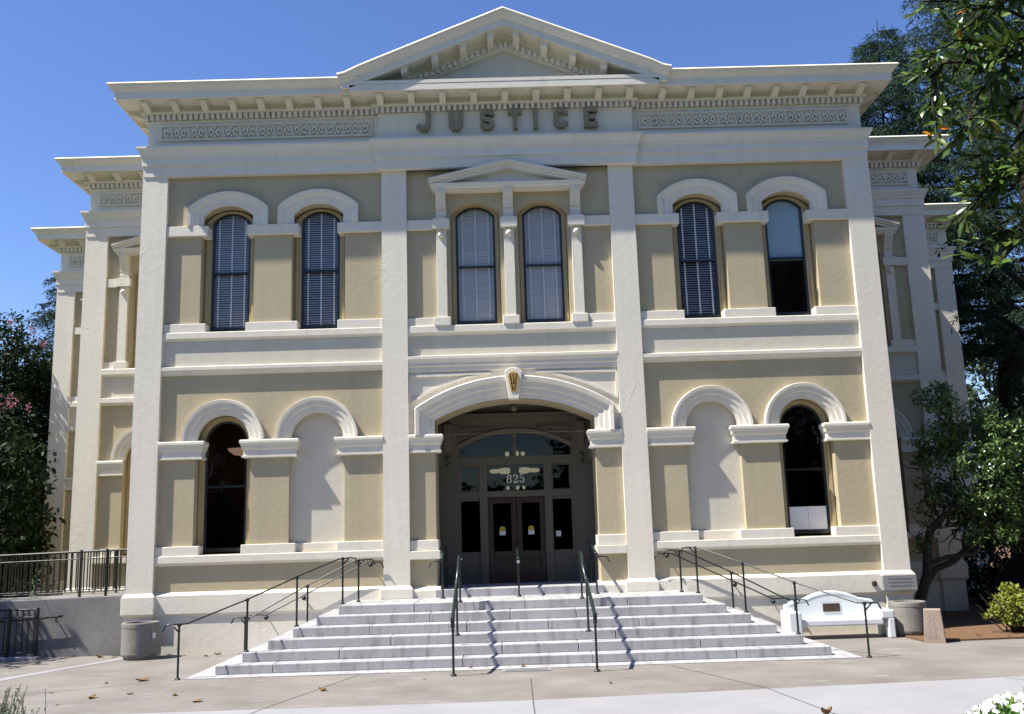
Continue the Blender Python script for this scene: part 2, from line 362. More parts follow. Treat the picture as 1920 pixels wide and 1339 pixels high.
def seam(a, b, wd=.012, z=.004):
    a = Vector(a); b = Vector(b); d = (b-a).normalized(); s = Vector((d.y, -d.x))*wd/2
    g.quad((*(a-s), z), (*(a+s), z), (*(b+s), z), (*(b-s), z))
seam((-5.40, -3.47), (-8.2, -5.0)); seam((-8.2, -5.0), (-13, -6.2)); seam((-2.55, -3.47), (-3.35, -6.33)); seam((.07, -4.5), (.05, -6.32)); seam((2.25, -3.6), (3.1, -6.0)); seam((7.1, -2.8), (13, -2.9)); seam((-9.0, -3.55), (-12.8, -4.9))
seam((.05, -6.34), (.02, -12), z=.006); seam((3.1, -6.06), (3.9, -12), z=.006); seam((6.3, -5.8), (8.6, -9), z=.006); seam((-3.35, -6.37), (-4.6, -12), z=.006)
struct(g.build('pavement_seam', 'seam'))

# ================================================================== courthouse
CH = thing('courthouse', 'two-storey cream and tan classical courthouse with pediment and JUSTICE lettering', 'building')
W, D = .10, .36                                            # wall face, window plane
BAYS = (-5.82, -3.95, 3.95, 5.82); CW = (-.705, .705)
UP = [arch_line(x, .55, 6.30, 8.74, .23) for x in BAYS]
LOW = [arch_line(x, .55, 1.86, 4.08, .52) for x in BAYS]
PORCH = arch_line(0, 1.60, .90, 4.36, .40, 30)
CUP = [arch_line(x, .51, 6.30, 8.70, .23) for x in CW]
m = MB()
for sx in (-1, 1):
    a, b = (-7.1, -2.6) if sx < 0 else (2.6, 7.1)
    wall_open(m, a, b, 5.58, 9.64, W, D+.04, [o for o in UP if a < o[0][0] < b])
    wall_open(m, a, b, .5, 5.42, W, D+.04, [o for o in LOW if a < o[0][0] < b])
wall_open(m, -2.15, 2.15, 5.6, 9.64, W, D+.04, CUP)
# side and rear walls of the three stepped-back blocks, and the wings' front walls
def block_sides(x, y0, y1):
    for s in (-1, 1): m.quad((s*x, y0, 0), (s*x, y1, 0), (s*x, y1, 11.3), (s*x, y0, 11.3))
block_sides(7.52, .05, 3.95); block_sides(10.36, 3.85, 9.05); block_sides(13.44, 9.0, 22)
m.quad((-13.44, 22, 0), (13.44, 22, 0), (13.44, 22, 11.3), (-13.44, 22, 11.3))
WX2, WX3 = 8.75, 11.75
for s in (-1, 1):
    for (xa, xb, yy, xc) in ((7.5, 9.9, 3.9, WX2), (10.34, 13.0, 9.05, WX3)):
        a, b = sorted((s*xa, s*xb))
        wall_open(m, a, b, 5.58, 9.64, yy, yy+.3, [arch_line(s*xc, .51, 6.30, 8.70, .23)])
        wall_open(m, a, b, .5, 5.58, yy, yy+.3, [arch_line(s*xc, .55, 1.86, 4.08, .52)])
m.build('wall', 'wall_tan', CH)
m = MB(); wall_open(m, -2.15, 2.15, .9, 5.42, W, .95, [PORCH]); m.build('porch_wall', 'wall_tan', CH)
m = MB(); zt = 11.42
m.quad((-7.9, -.3, zt), (7.9, -.3, zt), (7.9, 3.6, zt), (-7.9, 3.6, zt)); m.quad((-10.8, 3.55, zt-.01), (10.8, 3.55, zt-.01), (10.8, 8.9, zt-.01), (-10.8, 8.9, zt-.01)); m.quad((-13.9, 8.7, zt-.02), (13.9, 8.7, zt-.02), (13.9, 22, zt-.02), (-13.9, 22, zt-.02))
m.add([(-3.3, -.4, 11.5), (0, -.4, 12.8), (3.3, -.4, 11.5), (-3.3, 3.5, 11.5), (0, 3.5, 12.8), (3.3, 3.5, 11.5)], [(0, 1, 4, 3), (1, 2, 5, 4), (3, 4, 5)])
m.build('roof', 'roofing', CH)

def pilaster(x0, x1, y, z0, back, outer, yb):
    m = MB(); m.box(x0, x1, y, yb, 1.14, 9.64, 'bt'); m.build('pilaster', 'trim', CH)
    m = MB(); e = .06
    m.prism_z([(x0-e, y-e), (x1+e, y-e), (x1+e, yb), (x0-e, yb)], .76 if outer else z0, 1.09)
    a = [(x0-e, y-e), (x1+e, y-e), (x1+e, yb), (x0-e, yb)]; b = [(x0-.004, y-.004), (x1+.004, y-.004), (x1+.004, yb), (x0-.004, yb)]
    m.add([(*p, 1.09) for p in a]+[(*p, 1.16) for p in b], [(0, 1, 5, 4), (1, 2, 6, 5), (3, 0, 4, 7)])
    if outer:
        m.add([(*p, .76) for p in a]+[(p[0], p[1], .70) for p in b], [(1, 0, 4, 5), (2, 1, 5, 6), (0, 3, 7, 4)])
        m.box(x0-.002, x1+.002, y-.002, yb, -.05, .70, 'bt')
    return m
P = []
for (x0, x1, o) in ((-7.6, -7.08, 1), (-2.63, -2.115, 0), (2.115, 2.63, 0), (7.08, 7.6, 1)):
    mm = pilaster(x0, x1, 0, .912, 0, o, .2)
    pl = mm.build('plinth', 'trim', CH, bevel=.012)
for s in (-1, 1):
    for (xa, xb, yy) in ((9.88, 10.43, 3.8), (12.98, 13.52, 8.95)):
        a, b = sorted((s*xa, s*xb)); pilaster(a, b, yy, 0, 0, 1, yy+.25).build('plinth', 'trim', CH, bevel=.012)
m = MB(); m.box(7.006, 7.674, -.075, .02, .775, 1.075); m.build('cornerstone', 'cornerstone', CH, bevel=.01)['label'] = 'grey inscribed cornerstone block'
m = MB()
for r in range(3):
    x = 7.12
    while x < 7.56:
        wl = random.uniform(.015, .03); m.box(x, x+wl, -.0775, -.076, .86+r*.065, .885+r*.065); x += wl+.012
m.build('inscription', 'drain_iron', CH)

# base course between the pilasters, sills, bands
def seg(name, mat_, x0, x1, yf, z0, z1, yb=.14, bevel=.008):
    m = MB(); m.box(x0, x1, yf, yb, z0, z1); return m.build(name, mat_, CH, bevel=bevel)
def prof_band(name, x0, x1, prof, mt='trim', yb=.14):
    """prof [(y, z)...] from top to bottom"""
    m = MB(); m.prism_x([(yb, prof[0][1])]+prof+[(yb, prof[-1][1])], x0, x1); return m.build(name, mt, CH)
for s in (-1, 1):
    a, b = sorted((s*7.08, s*2.63))
    prof_band('base_course', a, b, [(.099, 1.16), (.02, 1.10), (.02, .76), (.06, .71), (.06, -.05)])
    prof_band('string_course', a, b, [(.085, 5.60), (.005, 5.575), (.005, 5.51), (.03, 5.47), (.05, 5.45), (.065, 5.41)])
    seg('belt_panel', 'frieze_paint', a, b, .082, 5.60, 6.105, bevel=0)
    for (zt_, zb_) in ((6.29, 6.165), (1.85, 1.715)):
        x = a; cuts = sorted(random.uniform(a+.5, b-.5) for _ in range(2))
        for c in cuts+[b]:
            prof_band('window_sill', x+.001, c-.002, [(.035, zt_), (.022, zt_-.012), (.022, zb_), (.055, zb_-.015), (.07, zb_-.055)]); x = c
prof_band('string_course', -2.115, 2.115, [(.085, 5.68), (-.01, 5.655), (-.01, 5.60), (.015, 5.56), (.035, 5.52), (.035, 5.46), (.055, 5.44), (.055, 5.36), (.08, 5.34)])
seg('belt_panel', 'frieze_paint', -2.115, 2.115, .082, 5.68, 6.105, bevel=0)
x = -2.113
for c in (-1.30, .07, 1.36, 2.113):
    prof_band('window_sill', x+.001, c-.002, [(.03, 6.29), (.015, 6.278), (.015, 6.15), (.05, 6.13), (.07, 6.09)]); x = c

CAP = [(-.005, 4.075), (-.02, 4.055), (-.02, 4.01), (.005, 3.965), (.02, 3.90), (.03, 3.885), (.045, 3.87), (.045, 3.765), (.02, 3.76), (.02, 3.725), (.09, 3.71)]
def cap_block(x0, x1, el, er, base=0.0):
    """impost capital whose mouldings return round the pier edges where el / er is true"""
    m = MB(); pts = []
    if el: pts.append((x0+.06, .34+base))
    pts += [(x0+(.06 if el else 0), W+base), (x1-(.06 if er else 0), W+base)]
    if er: pts.append((x1-.06, .34+base))
    sweep(m, pts, [(W-y, z) for y, z in [(W, 4.075)]+CAP]); m.build('impost_capital', 'trim', CH)
for s in (-1, 1):
    E3 = [(7.08, 6.27), (5.37, 4.40), (3.50, 2.63)]
    for i, (p, q) in enumerate(E3):
        a, b = sorted((s*p, s*q)); first, last = (i == 0, i == 2) if s < 0 else (i == 2, i == 0)
        cap_block(a-(.0 if first else .04), b+(.0 if last else .04), not first, not last)
        # upper impost band
        m = MB(); m.box(a-(0 if first else .05), b+(0 if last else .05), .02, .33, 8.325, 8.54); m.build('impost_band', 'trim', CH, bevel=.01)
        for (z0, z1) in ((1.85, 2.03), (6.29, 6.475)):
            m = MB(); e = .045
            m.box(a-(0 if first else e), b+(0 if last else e), .045, .33, z0, z1); m.build('pier_base', 'trim', CH, bevel=.012)
        # chamfer stops of the pier edges: a slim raised board on each reveal edge
    for xc in (5.82*s, 3.95*s):
        m = MB(); ring(m, arch_line(xc, .515, 4.075, 4.08, .51, 24), arch_line(xc, .82, 4.075, 4.08, .82, 24), [(0, .085), (.12, .085), (.14, .06), (.42, .055), (.46, .03), (.74, .02), (.80, -.005), (.97, -.01), (1, .02)], .16); m.build('window_arch', 'trim', CH)
        m = MB(); ring(m, arch_line(xc, .515, 8.54, 8.76, .22, 24), arch_line(xc, .83, 8.54, 8.92, .35, 24), [(0, .06), (.22, .06), (.25, .045), (.55, .04), (.6, .02), (.8, .0), (1, -.01)], .16); m.build('window_hood', 'trim', CH)
# imposts of the centre bay
for s in (-1, 1):
    a, b = sorted((s*2.115, s*1.56))
    if s < 0: cap_block(a, b+.06, False, True)
    else: cap_block(a-.06, b, True, False)
    m = MB(); a2, b2 = sorted((s*2.115, s*1.555)); m.box(a2, b2, .045, .5, 1.81, 2.01); m.box(a2-(.03 if s > 0 else 0), b2+(.03 if s < 0 else 0), .0, .5, 1.64, 1.807); m.build('pier_base', 'trim', CH, bevel=.012)
    m = MB(); a2, b2 = sorted((s*2.115, s*1.53)); m.prism_x([(.6, .9), (.0, .9), (.0, 1.05), (.09, 1.12), (.6, 1.12)], a2, b2); m.build('base_course', 'trim', CH, bevel=.008)
    a2, b2 = sorted((s*2.115, s*1.54)); m = MB(); m.box(a2, b2, .02, .2, 8.33, 8.54); b3 = sorted((s*2.115, s*1.52)); m = MB(); m.box(b3[0], b3[1], .02, .14, 8.33, 8.54); m.build('impost_band', 'trim', CH, bevel=.01)
    b3 = sorted((s*2.115, s*1.58)); m = MB(); m.box(b3[0], b3[1], .05, .14, 6.29, 6.46); m.build('pier_base', 'trim', CH, bevel=.01)

# ---- windows
def window(xc, hw, zb, zs, rise, zm, yy, kind, casing=.09, tilt=54):
    o = MB(); fr = .045
    out = arch_line(xc, hw+casing+.05, zb-.02, zs, rise*1.25, 24); inn = arch_line(xc, hw, zb+.02, zs, rise, 24)
    ring(o, inn, out, [(0, yy-.015), (.3, yy-.02), (.33, yy-.05), (.75, yy-.055), (.8, yy-.03), (1, yy-.03)], yy+.05)
    wn = o.build('window', 'casing_ochre', CH)
    q = MB(); i2 = arch_line(xc, hw-fr, zb+.075, zs-.02, rise*.95, 24)
    ring(q, i2, arch_line(xc, hw+.004, zb+.018, zs, rise, 24), [(0, yy+.005), (1, yy-.005)], yy+.05)
    q.box(xc-hw+.01, xc+hw-.01, yy-.006, yy+.048, zb+.002, zb+.076); q.box(xc-hw+.03, xc+hw-.03, yy-.003, yy+.05, zm-.022, zm+.022)
    q.build('sash', 'sash_green', wn)
    q = MB(); pts = arch_line(xc, hw-.02, zb+.04, zs-.01, rise*.97, 24); q.add([(x, yy+.03, z) for x, z in pts], [tuple(range(len(pts)))])
    q.build('pane', 'glass' if kind in ('blind', 'closed', 'shade') else 'glass_dark', wn)
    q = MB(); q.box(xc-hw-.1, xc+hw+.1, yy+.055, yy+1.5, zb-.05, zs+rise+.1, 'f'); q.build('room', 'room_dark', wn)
    ztop = zs+rise-.03
    if kind in ('blind', 'closed'):
        q = MB(); z = zb+.09; t = R(tilt) if kind == 'blind' else R(72); wd = .046 if kind == 'blind' else .054
        rad = (hw*hw+rise*rise)/(2*rise); cz = zs+rise-rad
        while z < ztop:
            h = hw-.035 if z < zs else min(hw-.035, math.sqrt(max(1e-4, rad*rad-(z-cz)**2))-.03)
            if h > .03:
                dy, dz = math.cos(t)*wd/2, math.sin(t)*wd/2
                q.quad((xc-h, yy+.085-dy, z-dz), (xc+h, yy+.085-dy, z-dz), (xc+h, yy+.085+dy, z+dz), (xc-h, yy+.085+dy, z+dz))
            z += .05+random.uniform(-.003, .003)
        q.build('blind', 'blind_white' if kind == 'blind' else 'blind_closed', wn)
        q = MB()
        for dx in (-.27, 0, .27): q.box(xc+dx-.016, xc+dx+.016, yy+.055, yy+.058, zb+.08, ztop-(.0 if dx == 0 else .09))
        q.build('blind_tape', 'tape_white', wn)
    if kind == 'shade':
        pts = [(xc-hw+.03, zm-.03)]+[(x, z-.02) for x, z in arc(xc, hw-.03, zs, rise*.95, 16)]+[(xc+hw-.03, zm-.03)]
        q = MB(); q.add([(x, yy+.07, z) for x, z in pts], [tuple(range(len(pts)))]); q.build('roller_shade', 'shade_blue', wn)
    if kind == 'paper':
        q = MB(); q.box(xc-hw+.05, xc+.0, yy+.022, yy+.026, zb+.09, zb+.54); q.box(xc+.006, xc+hw-.05, yy+.022, yy+.026, zb+.085, zb+.54); q.build('paper_notice', 'paper', wn)
    return wn
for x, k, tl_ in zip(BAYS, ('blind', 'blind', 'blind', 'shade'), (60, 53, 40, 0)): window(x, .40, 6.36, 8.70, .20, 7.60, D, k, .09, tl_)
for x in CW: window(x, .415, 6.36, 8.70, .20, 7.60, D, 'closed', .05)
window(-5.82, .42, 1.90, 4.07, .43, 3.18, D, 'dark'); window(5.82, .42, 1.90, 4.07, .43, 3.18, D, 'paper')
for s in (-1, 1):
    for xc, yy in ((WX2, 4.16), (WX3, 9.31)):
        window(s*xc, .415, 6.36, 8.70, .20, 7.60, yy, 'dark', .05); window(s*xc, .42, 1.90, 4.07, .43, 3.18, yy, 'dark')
for x in (-3.95, 3.95):                                     # blind niches
    q = MB(); pts = arch_line(x, .56, 1.84, 4.08, .53, 24); q.add([(a, .235, b) for a, b in pts], [tuple(range(len(pts)))]); q.build('niche', 'frieze_paint', CH)
    q = MB(); q.box(x-.55, x+.55, .185, .25, 1.845, 2.025); q.build('niche_sill', 'trim', CH, bevel=.01)

# ---- pedimented window group (centre, and one for each wing)
def aedicule(xs, hwid, yw, zt=9.74):
    """xs pilaster centres; hood half width hwid about their mean; yw wall face"""
    xc = sum(xs)/len(xs); y = yw-.08
    for x in xs:
        m = MB(); m.box(x-.105, x+.105, y, yw+.04, 6.46, 8.33); m.box(x-.105, x+.105, y, yw+.04, 8.54, 9.12, 'b')
        for z in (8.62, 8.72): m.box(x-.12, x+.12, y-.012, yw, z, z+.02)
        p = m.build('slim_pilaster', 'trim', CH, bevel=.006)
        m = MB(); m.box(x-.17, x+.17, y-.03, yw+.04, 6.28, 6.46); m.build('pier_base', 'trim', p, bevel=.012)
        m = MB(); m.prism([(x-.15, 8.33), (x-.175, 8.37), (x-.175, 8.5), (x-.15, 8.545), (x+.15, 8.545), (x+.175, 8.5), (x+.175, 8.37), (x+.15, 8.33)], y-.07, yw+.04); m.build('block', 'trim', p)
        m = MB()
        prof = [(yw, 9.2), (y-.16, 9.2), (y-.16, 9.12), (y-.14, 9.04), (y-.09, 8.95), (y-.05, 8.85), (y-.03, 8.76), (yw, 8.76)]
        m.prism_x(prof, x-.1, x+.1)
        for dx in (-.055, 0, .055): m.prism_x([(a-.014, b) for a, b in prof[1:-1]]+[(y, 8.78)], x+dx-.014, x+dx+.014)
        m.build('console', 'trim', p)
        m = MB()
        for k in range(10):
            pass
        m.ball((x, y-.015, 8.20), .075, 6); m.build('rosette', 'trim', p, smooth=True)
    m = MB(); a, b = xc-hwid, xc+hwid
    yp = y-.24
    m.prism_x([(yw, 9.12), (y-.13, 9.12), (y-.13, 9.16), (yp+.06, 9.18), (yp+.04, 9.25), (yp+.04, 9.262), (yw, 9.262)], a+.08, b-.08)
    # raking mouldings
    for (off, th, yf) in ((0, .05, yp), (.05, .05, yp+.03), (.10, .06, yp+.06)):
        for s in (-1, 1):
            xe = xc+s*(hwid-off*.3); ze = 9.36-off*1.02
            m.prism([(xe, ze), (xc, zt-off), (xc, zt-off-th), (xe-s*.0, ze-th)], yf+.0005*s, yw+.001)
    m.prism([(a+.15, 9.24), (xc, 9.6), (b-.15, 9.24)], y-.03, yw)
    m.build('window_pediment', 'trim', CH)
aedicule((-1.40, 0, 1.40), 1.64, W)
for s in (-1, 1):
    aedicule((s*(WX2-.69), s*(WX2+.69)), .95, 3.9, 9.62)
    aedicule((s*(WX3-.69), s*(WX3+.69)), .95, 9.05, 9.62)
    for (xc, yy, xi, xo) in ((WX2, 3.8, 7.53, 9.88), (WX3, 8.95, 10.37, 12.98)):
        a, b = sorted((s*xi, s*xo))
        def pb2(name, prof, mt='trim'):
            m = MB(); m.prism_x([(yy+.14, prof[0][1])]+[(yy+p[0], p[1]) for p in prof]+[(yy+.14, prof[-1][1])], a, b); m.build(name, mt, CH)
        pb2('string_course', [(.085, 5.60), (-.02, 5.57), (-.02, 5.46), (.06, 5.40)])
        pb2('window_sill', [(0, 6.29), (-.02, 6.27), (-.02, 6.15), (.06, 6.10)]); pb2('window_sill', [(0, 1.85), (-.02, 1.83), (-.02, 1.70), (.06, 1.66)])
        pb2('belt_panel', [(.075, 6.10), (.075, 5.60)], 'frieze_paint')
        pb2('base_course', [(.099, 1.16), (.02, 1.10), (.02, .76), (.06, .71), (.06, -.05)])
        for (p, q) in ((xo, xc+.52), (xc-.52, xi)):
            c, d = sorted((s*p, s*q)); fl = abs(p) == xo
            m = MB(); sweep(m, [(c, yy+.1), (d, yy+.1)], [(W-y, z) for y, z in [(W, 4.075)]+CAP]); m.build('impost_capital', 'trim', CH)
            c2, d2 = sorted((s*(p-.0), s*(xc+.80 if fl else xc-.80)));
            m = MB(); m.box(c2, d2, yy+.02, yy+.14, 8.33, 8.54); m.build('impost_band', 'trim', CH)
            for (u0, u1, v0, v1) in ((c, d, 1.85, 2.03), (c2, d2, 6.29, 6.46)):
                m = MB(); m.box(u0, u1, yy+.05, yy+.14, v0, v1); m.build('pier_base', 'trim', CH)
        m = MB(); ring(m, arch_line(s*xc, .515, 4.075, 4.08, .51, 24), arch_line(s*xc, .82, 4.075, 4.08, .82, 24), [(0, yy+.085), (.12, yy+.085), (.14, yy+.06), (.42, yy+.055), (.46, yy+.03), (.74, yy+.02), (.80, yy-.005), (1, yy-.01)], yy+.16); m.build('window_arch', 'trim', CH)

# ---- entablature
LOWP = [(-.1, 9.62), (.02, 9.62), (.02, 9.845), (.05, 9.85), (.05, 10.03), (.075, 10.04), (.075, 10.07), (.085, 10.10), (.11, 10.15), (.135, 10.20), (.145, 10.21), (.145, 10.255), (-.03, 10.275),
        (-.03, 10.83), (.0, 10.84), (.0, 10.865), (-.025, 10.87), (-.025, 10.985), (.085, 10.99), (.10, 11.01), (.10, 11.05), (.06, 11.055), (.06, 11.165), (.09, 11.175), (.10, 11.185), (.46, 11.185), (.47, 11.14), (.50, 11.14), (.50, 11.275), (-.1, 11.29)]
CYMA = [(-.05, 11.276), (.505, 11.276), (.515, 11.30), (.535, 11.33), (.57, 11.36), (.595, 11.40), (.605, 11.425), (.635, 11.43), (.635, 11.437), (.60, 11.475), (-.05, 11.49)]
CB = 2.70
paths = {0: [(-7.57, 3.9), (-7.57, 0), (-CB, 0), (-CB, -.10), (CB, -.10), (CB, 0), (7.57, 0), (7.57, 3.9)],
         1: [(-10.40, 9.05), (-10.40, 3.8), (-7.58, 3.8)], 2: [(7.58, 3.8), (10.40, 3.8), (10.40, 9.05)],
         3: [(-13.49, 20), (-13.49, 8.95), (-10.42, 8.95)], 4: [(10.42, 8.95), (13.49, 8.95), (13.49, 20)]}
ENT = []
for k, pth in paths.items():
    m = MB(); sweep(m, pth, LOWP); e = m.build('entablature', 'trim', CH); ENT.append(e)
for k, pth in ((0, [(-7.57, 3.9), (-7.57, 0), (-3.0, 0)]), (0, [(3.0, 0), (7.57, 0), (7.57, 3.9)]), (1, paths[1]), (2, paths[2]), (3, paths[3]), (4, paths[4])):
    m = MB(); sweep(m, pth, CYMA); m.build('cornice_gutter', 'trim', ENT[k])
# dentils along every front
m = MB()
def dent(x0, x1, y, step=.115):
    n = int((x1-x0)/step)
    for i in range(n+1):
        x = x0+(x1-x0)*i/n; m.box(x-.034, x+.034, y-.075, y+.03, 10.875, 10.983)
def dent_side(x, y0, y1, s, step=.115):
    n = int((y1-y0)/step)
    for i in range(n+1):
        y = y0+(y1-y0)*i/n; m.box(min(x-s*.03, x+s*.075), max(x-s*.03, x+s*.075), y-.032, y+.032, 10.875, 10.983)
dent(-7.56, -2.80, 0); dent(-2.70, 2.70, -.10); dent(2.80, 7.56, 0)
for s in (-1, 1):
    dent_side(s*7.57, .1, 3.6, s); a, b = sorted((s*7.7, s*10.4)); dent(a, b, 3.8); a, b = sorted((s*10.5, s*13.48)); dent(a, b, 8.95); dent_side(s*10.4, 3.9, 8.6, s); dent_side(s*13.49, 9.05, 19, s)
m.build('dentil_course', 'trim', CH)
def bracket_mesh():
    m = MB(); w2 = .066
    m.prism_x([(-.06, 11.18), (-.42, 11.18), (-.42, 11.12), (-.40, 11.085), (-.36, 11.09), (-.30, 11.075), (-.20, 11.03), (-.12, 11.00), (-.06, 11.0)], -w2, w2)
    m.box(-w2-.025, w2+.025, -.45, -.06, 11.15, 11.19); m.box(-w2+.02, -.012, -.426, -.40, 11.10, 11.125); m.box(.012, w2-.02, -.426, -.40, 11.10, 11.125)
    return m
proto = bracket_mesh().build('bracket', 'trim', ENT[0]); first = [True]
def bracket(x, y, rz, parent):
    o = proto if first[0] else proto.copy()
    if not first[0]: col.objects.link(o)
    first[0] = False; o.parent = parent; o.location = (x, y, 0); o.rotation_euler = (0, 0, rz)
    return o
for s in (-1, 1):
    for x in (3.31, 3.92, 4.52, 5.11, 5.70, 6.29, 6.90, 7.50): bracket(s*x, 0, 0, ENT[0])
    for y in (.25, .85, 1.45, 2.05): bracket(s*7.57, y, -s*math.pi/2*-1, ENT[0])
    e2 = ENT[1 if s < 0 else 2]; e3 = ENT[3 if s < 0 else 4]
    for x in (8.32, 8.97, 9.62, 10.27): bracket(s*x, 3.8, 0, e2)
    for y in (4.1, 4.7): bracket(s*10.40, y, s*math.pi/2, e2)
    for x in (11.55, 12.15, 12.75, 13.35): bracket(s*x, 8.95, 0, e3)
    for y in (9.25, 9.85): bracket(s*13.49, y, s*math.pi/2, e3)
for i in range(9): bracket(-2.61+i*.6525, -.10, 0, ENT[0])

# scroll panels in the frieze
def frieze_panel(x0, x1, y):
    m = MB(); z0, z1 = 10.42, 10.76; yf = y+.03
    for a in ((x0, x1, z0, z0+.035), (x0, x1, z1-.03, z1), (x0, x0+.03, z0+.035, z1-.03), (x1-.03, x1, z0+.035, z1-.03)): m.box(a[0], a[1], yf-.045, yf+.02, a[2], a[3])
    n = max(2, int(round((x1-x0-.1)/.185))); st = (x1-x0-.12)/n; zc = (z0+z1)/2
    for i in range(n):
        xc = x0+.06+st*(i+.5); f = 1 if i % 2 else -1
        pts = [(xc+f*.012+f*.058*math.cos(t)*(1-.055*k), zc+.075*math.sin(t)*(1-.055*k)) for k, t in enumerate([R(-120+33*j) for j in range(11)])]
        L, Q = stroke(pts, .028)
        for k in range(len(pts)-1): m.prism([(L[k].x, L[k].y), (L[k+1].x, L[k+1].y), (Q[k+1].x, Q[k+1].y), (Q[k].x, Q[k].y)], yf-.065, yf+.005)
        xe = xc+st*.5
        if i % 2 == 0: m.prism([(xe-.045, zc+.12), (xe-.022, zc+.12), (xe+.045, zc-.12), (xe+.022, zc-.12)], yf-.067, yf+.005)
        else: m.prism([(xe-.03, zc-.12), (xe, zc-.05), (xe+.03, zc-.12)], yf-.067, yf+.005); m.prism([(xe-.03, zc+.12), (xe, zc+.05), (xe+.03, zc+.12)], yf-.067, yf+.005)
    m.quad((x0+.03, y+.0265, z0+.035), (x1-.03, y+.0265, z0+.035), (x1-.03, y+.0265, z1-.03), (x0+.03, y+.0265, z1-.03))
    m.build('frieze_panel', 'trim', CH)
frieze_panel(-7.27, -2.82, 0); frieze_panel(2.82, 7.27, 0)
for s in (-1, 1):
    a, b = sorted((s*7.75, s*10.15)); frieze_panel(a, b, 3.8); a, b = sorted((s*10.6, s*13.2)); frieze_panel(a, b, 8.95)

# JUSTICE
c = .07
GLY = {'J': [([(.25, .43), (.25, .12), (.19, .05), (.10, .05), (.03, .13)], 0)],
       'U': [([(.05, .43), (.05, .12), (.11, .05), (.20, .05), (.26, .12), (.26, .43)], 0)],
       'S': [([(.26, .31), (.26, .33), (.21, .38), (.10, .38), (.05, .33), (.05, .28), (.10, .225), (.20, .205), (.26, .15), (.26, .10), (.21, .05), (.10, .05), (.05, .10), (.05, .13)], 0)],
       'T': [([(.0, .38), (.30, .38)], 0), ([(.15, .335), (.15, 0)], 0)],
       'I': [([(.06, .43), (.06, 0)], 0)],
       'C': [([(.26, .30), (.26, .32), (.20, .38), (.11, .38), (.05, .32), (.05, .11), (.11, .05), (.20, .05), (.26, .11), (.26, .13)], 0)],
       'E': [([(.05, .43), (.05, .0)], 0), ([(.098, .382), (.29, .382)], 0), ([(.098, .218), (.24, .218)], 0), ([(.098, .048), (.29, .048)], 0)]}
for ch, x in zip('JUSTICE', (-1.87, -1.20, -.54, .05, .57, 1.01, 1.65)):
    m = MB()
    for pts, _ in GLY[ch]: stroke_solid(m, pts, .096, x, 10.425, -.19, -.06)
    m.build('letter', 'letter_paint', ENT[0])

# ---- big pediment
def rake_pts(s): return [(s*3.46, 11.50), (s*3.30, 11.535), (s*3.20, 11.585), (s*3.05, 11.66), (s*2.85, 11.745), (0, 12.91)]
RP = [(0, -.1), (0, -.70), (.04, -.737), (.05, -.737), (.055, -.71), (.085, -.70), (.13, -.665), (.17, -.64), (.19, -.61), (.195, -.60), (.34, -.60), (.34, -.57), (.31, -.56), (.31, -.20), (.36, -.19), (.36, -.16), (.46, -.155), (.46, -.14), (.575, -.14), (.58, -.12), (.62, -.115), (.62, -.06), (.66, .0)]   # (down, y)
m = MB()
for s in (-1, 1):
    pts = rake_pts(s); k = len(RP); V = []
    for i, (x, z) in enumerate(pts):
        for dn, y in RP:
            d = dn*1.07 if i == len(pts)-1 else dn*1.0
            if i == len(pts)-1: V.append((x+.0004*s, y, z-d))
            else:
                # keep the flared foot's mouldings plumb so they die on the horizontal cornice
                V.append((x-s*dn*.28*(1 if i < 4 else 1), y, max(z-dn*.98, 11.215) if i < 4 else z-dn*.98))
    m.add(V, [(i*k+a, (i+1)*k+a, (i+1)*k+a+1, i*k+a+1) for i in range(len(pts)-1) for a in range(k-1)]+[tuple(range(k))])
ped = m.build('pediment', 'trim', CH)
m = MB(); m.prism([(-2.6, 11.3), (0, 12.36), (2.6, 11.3)], -.055, .3); m.build('tympanum', 'frieze_paint', ped)
m = MB(); m.prism_x([(-.55, 11.27), (-.605, 11.285), (-.605, 11.36), (-.56, 11.375), (-.03, 11.40), (-.03, 11.27)], -3.22, 3.22); m.build('pediment_base', 'trim', ped)
m = MB(); sl = 1.165/2.85
for s in (-1, 1):
    for i in range(22):
        x = .055+i*.122; z = 12.91-x*sl-.47*1.07
        if z-.13 > 11.38: m.box(s*x-.034, s*x+.034, -.20, -.10, z-.12, z-.005)
m.build('dentil_course', 'trim', ped)
for s in (-1, 1):
    for x in (.27, .85, 1.44, 2.08):
        z = 12.91-x*sl-.31*1.07
        m = MB(); w2 = .066
        yb, yf = -.12, -.52; sh = lambda d: -d*sl*s
        for (p, q, ya, yb2, za, zb_) in ((-w2, w2, -.52, -.12, -.15, 0), (-w2-.028, w2+.028, -.55, -.12, -.04, .02)):
            v = [(s*x+d, y, z+zz+sh(d)) for y in (ya, yb2) for d, zz in ((p, za), (q, za), (q, zb_), (p, zb_))]
            if zb_ == 0:
                for q_ in (4, 5): v[q_] = (v[q_][0], v[q_][1], v[q_][2]-.09)
            m.add(v, [(0, 1, 2, 3), (7, 6, 5, 4), (0, 4, 5, 1), (1, 5, 6, 2), (2, 6, 7, 3), (3, 7, 4, 0)])
        m.build('bracket', 'trim', ped)

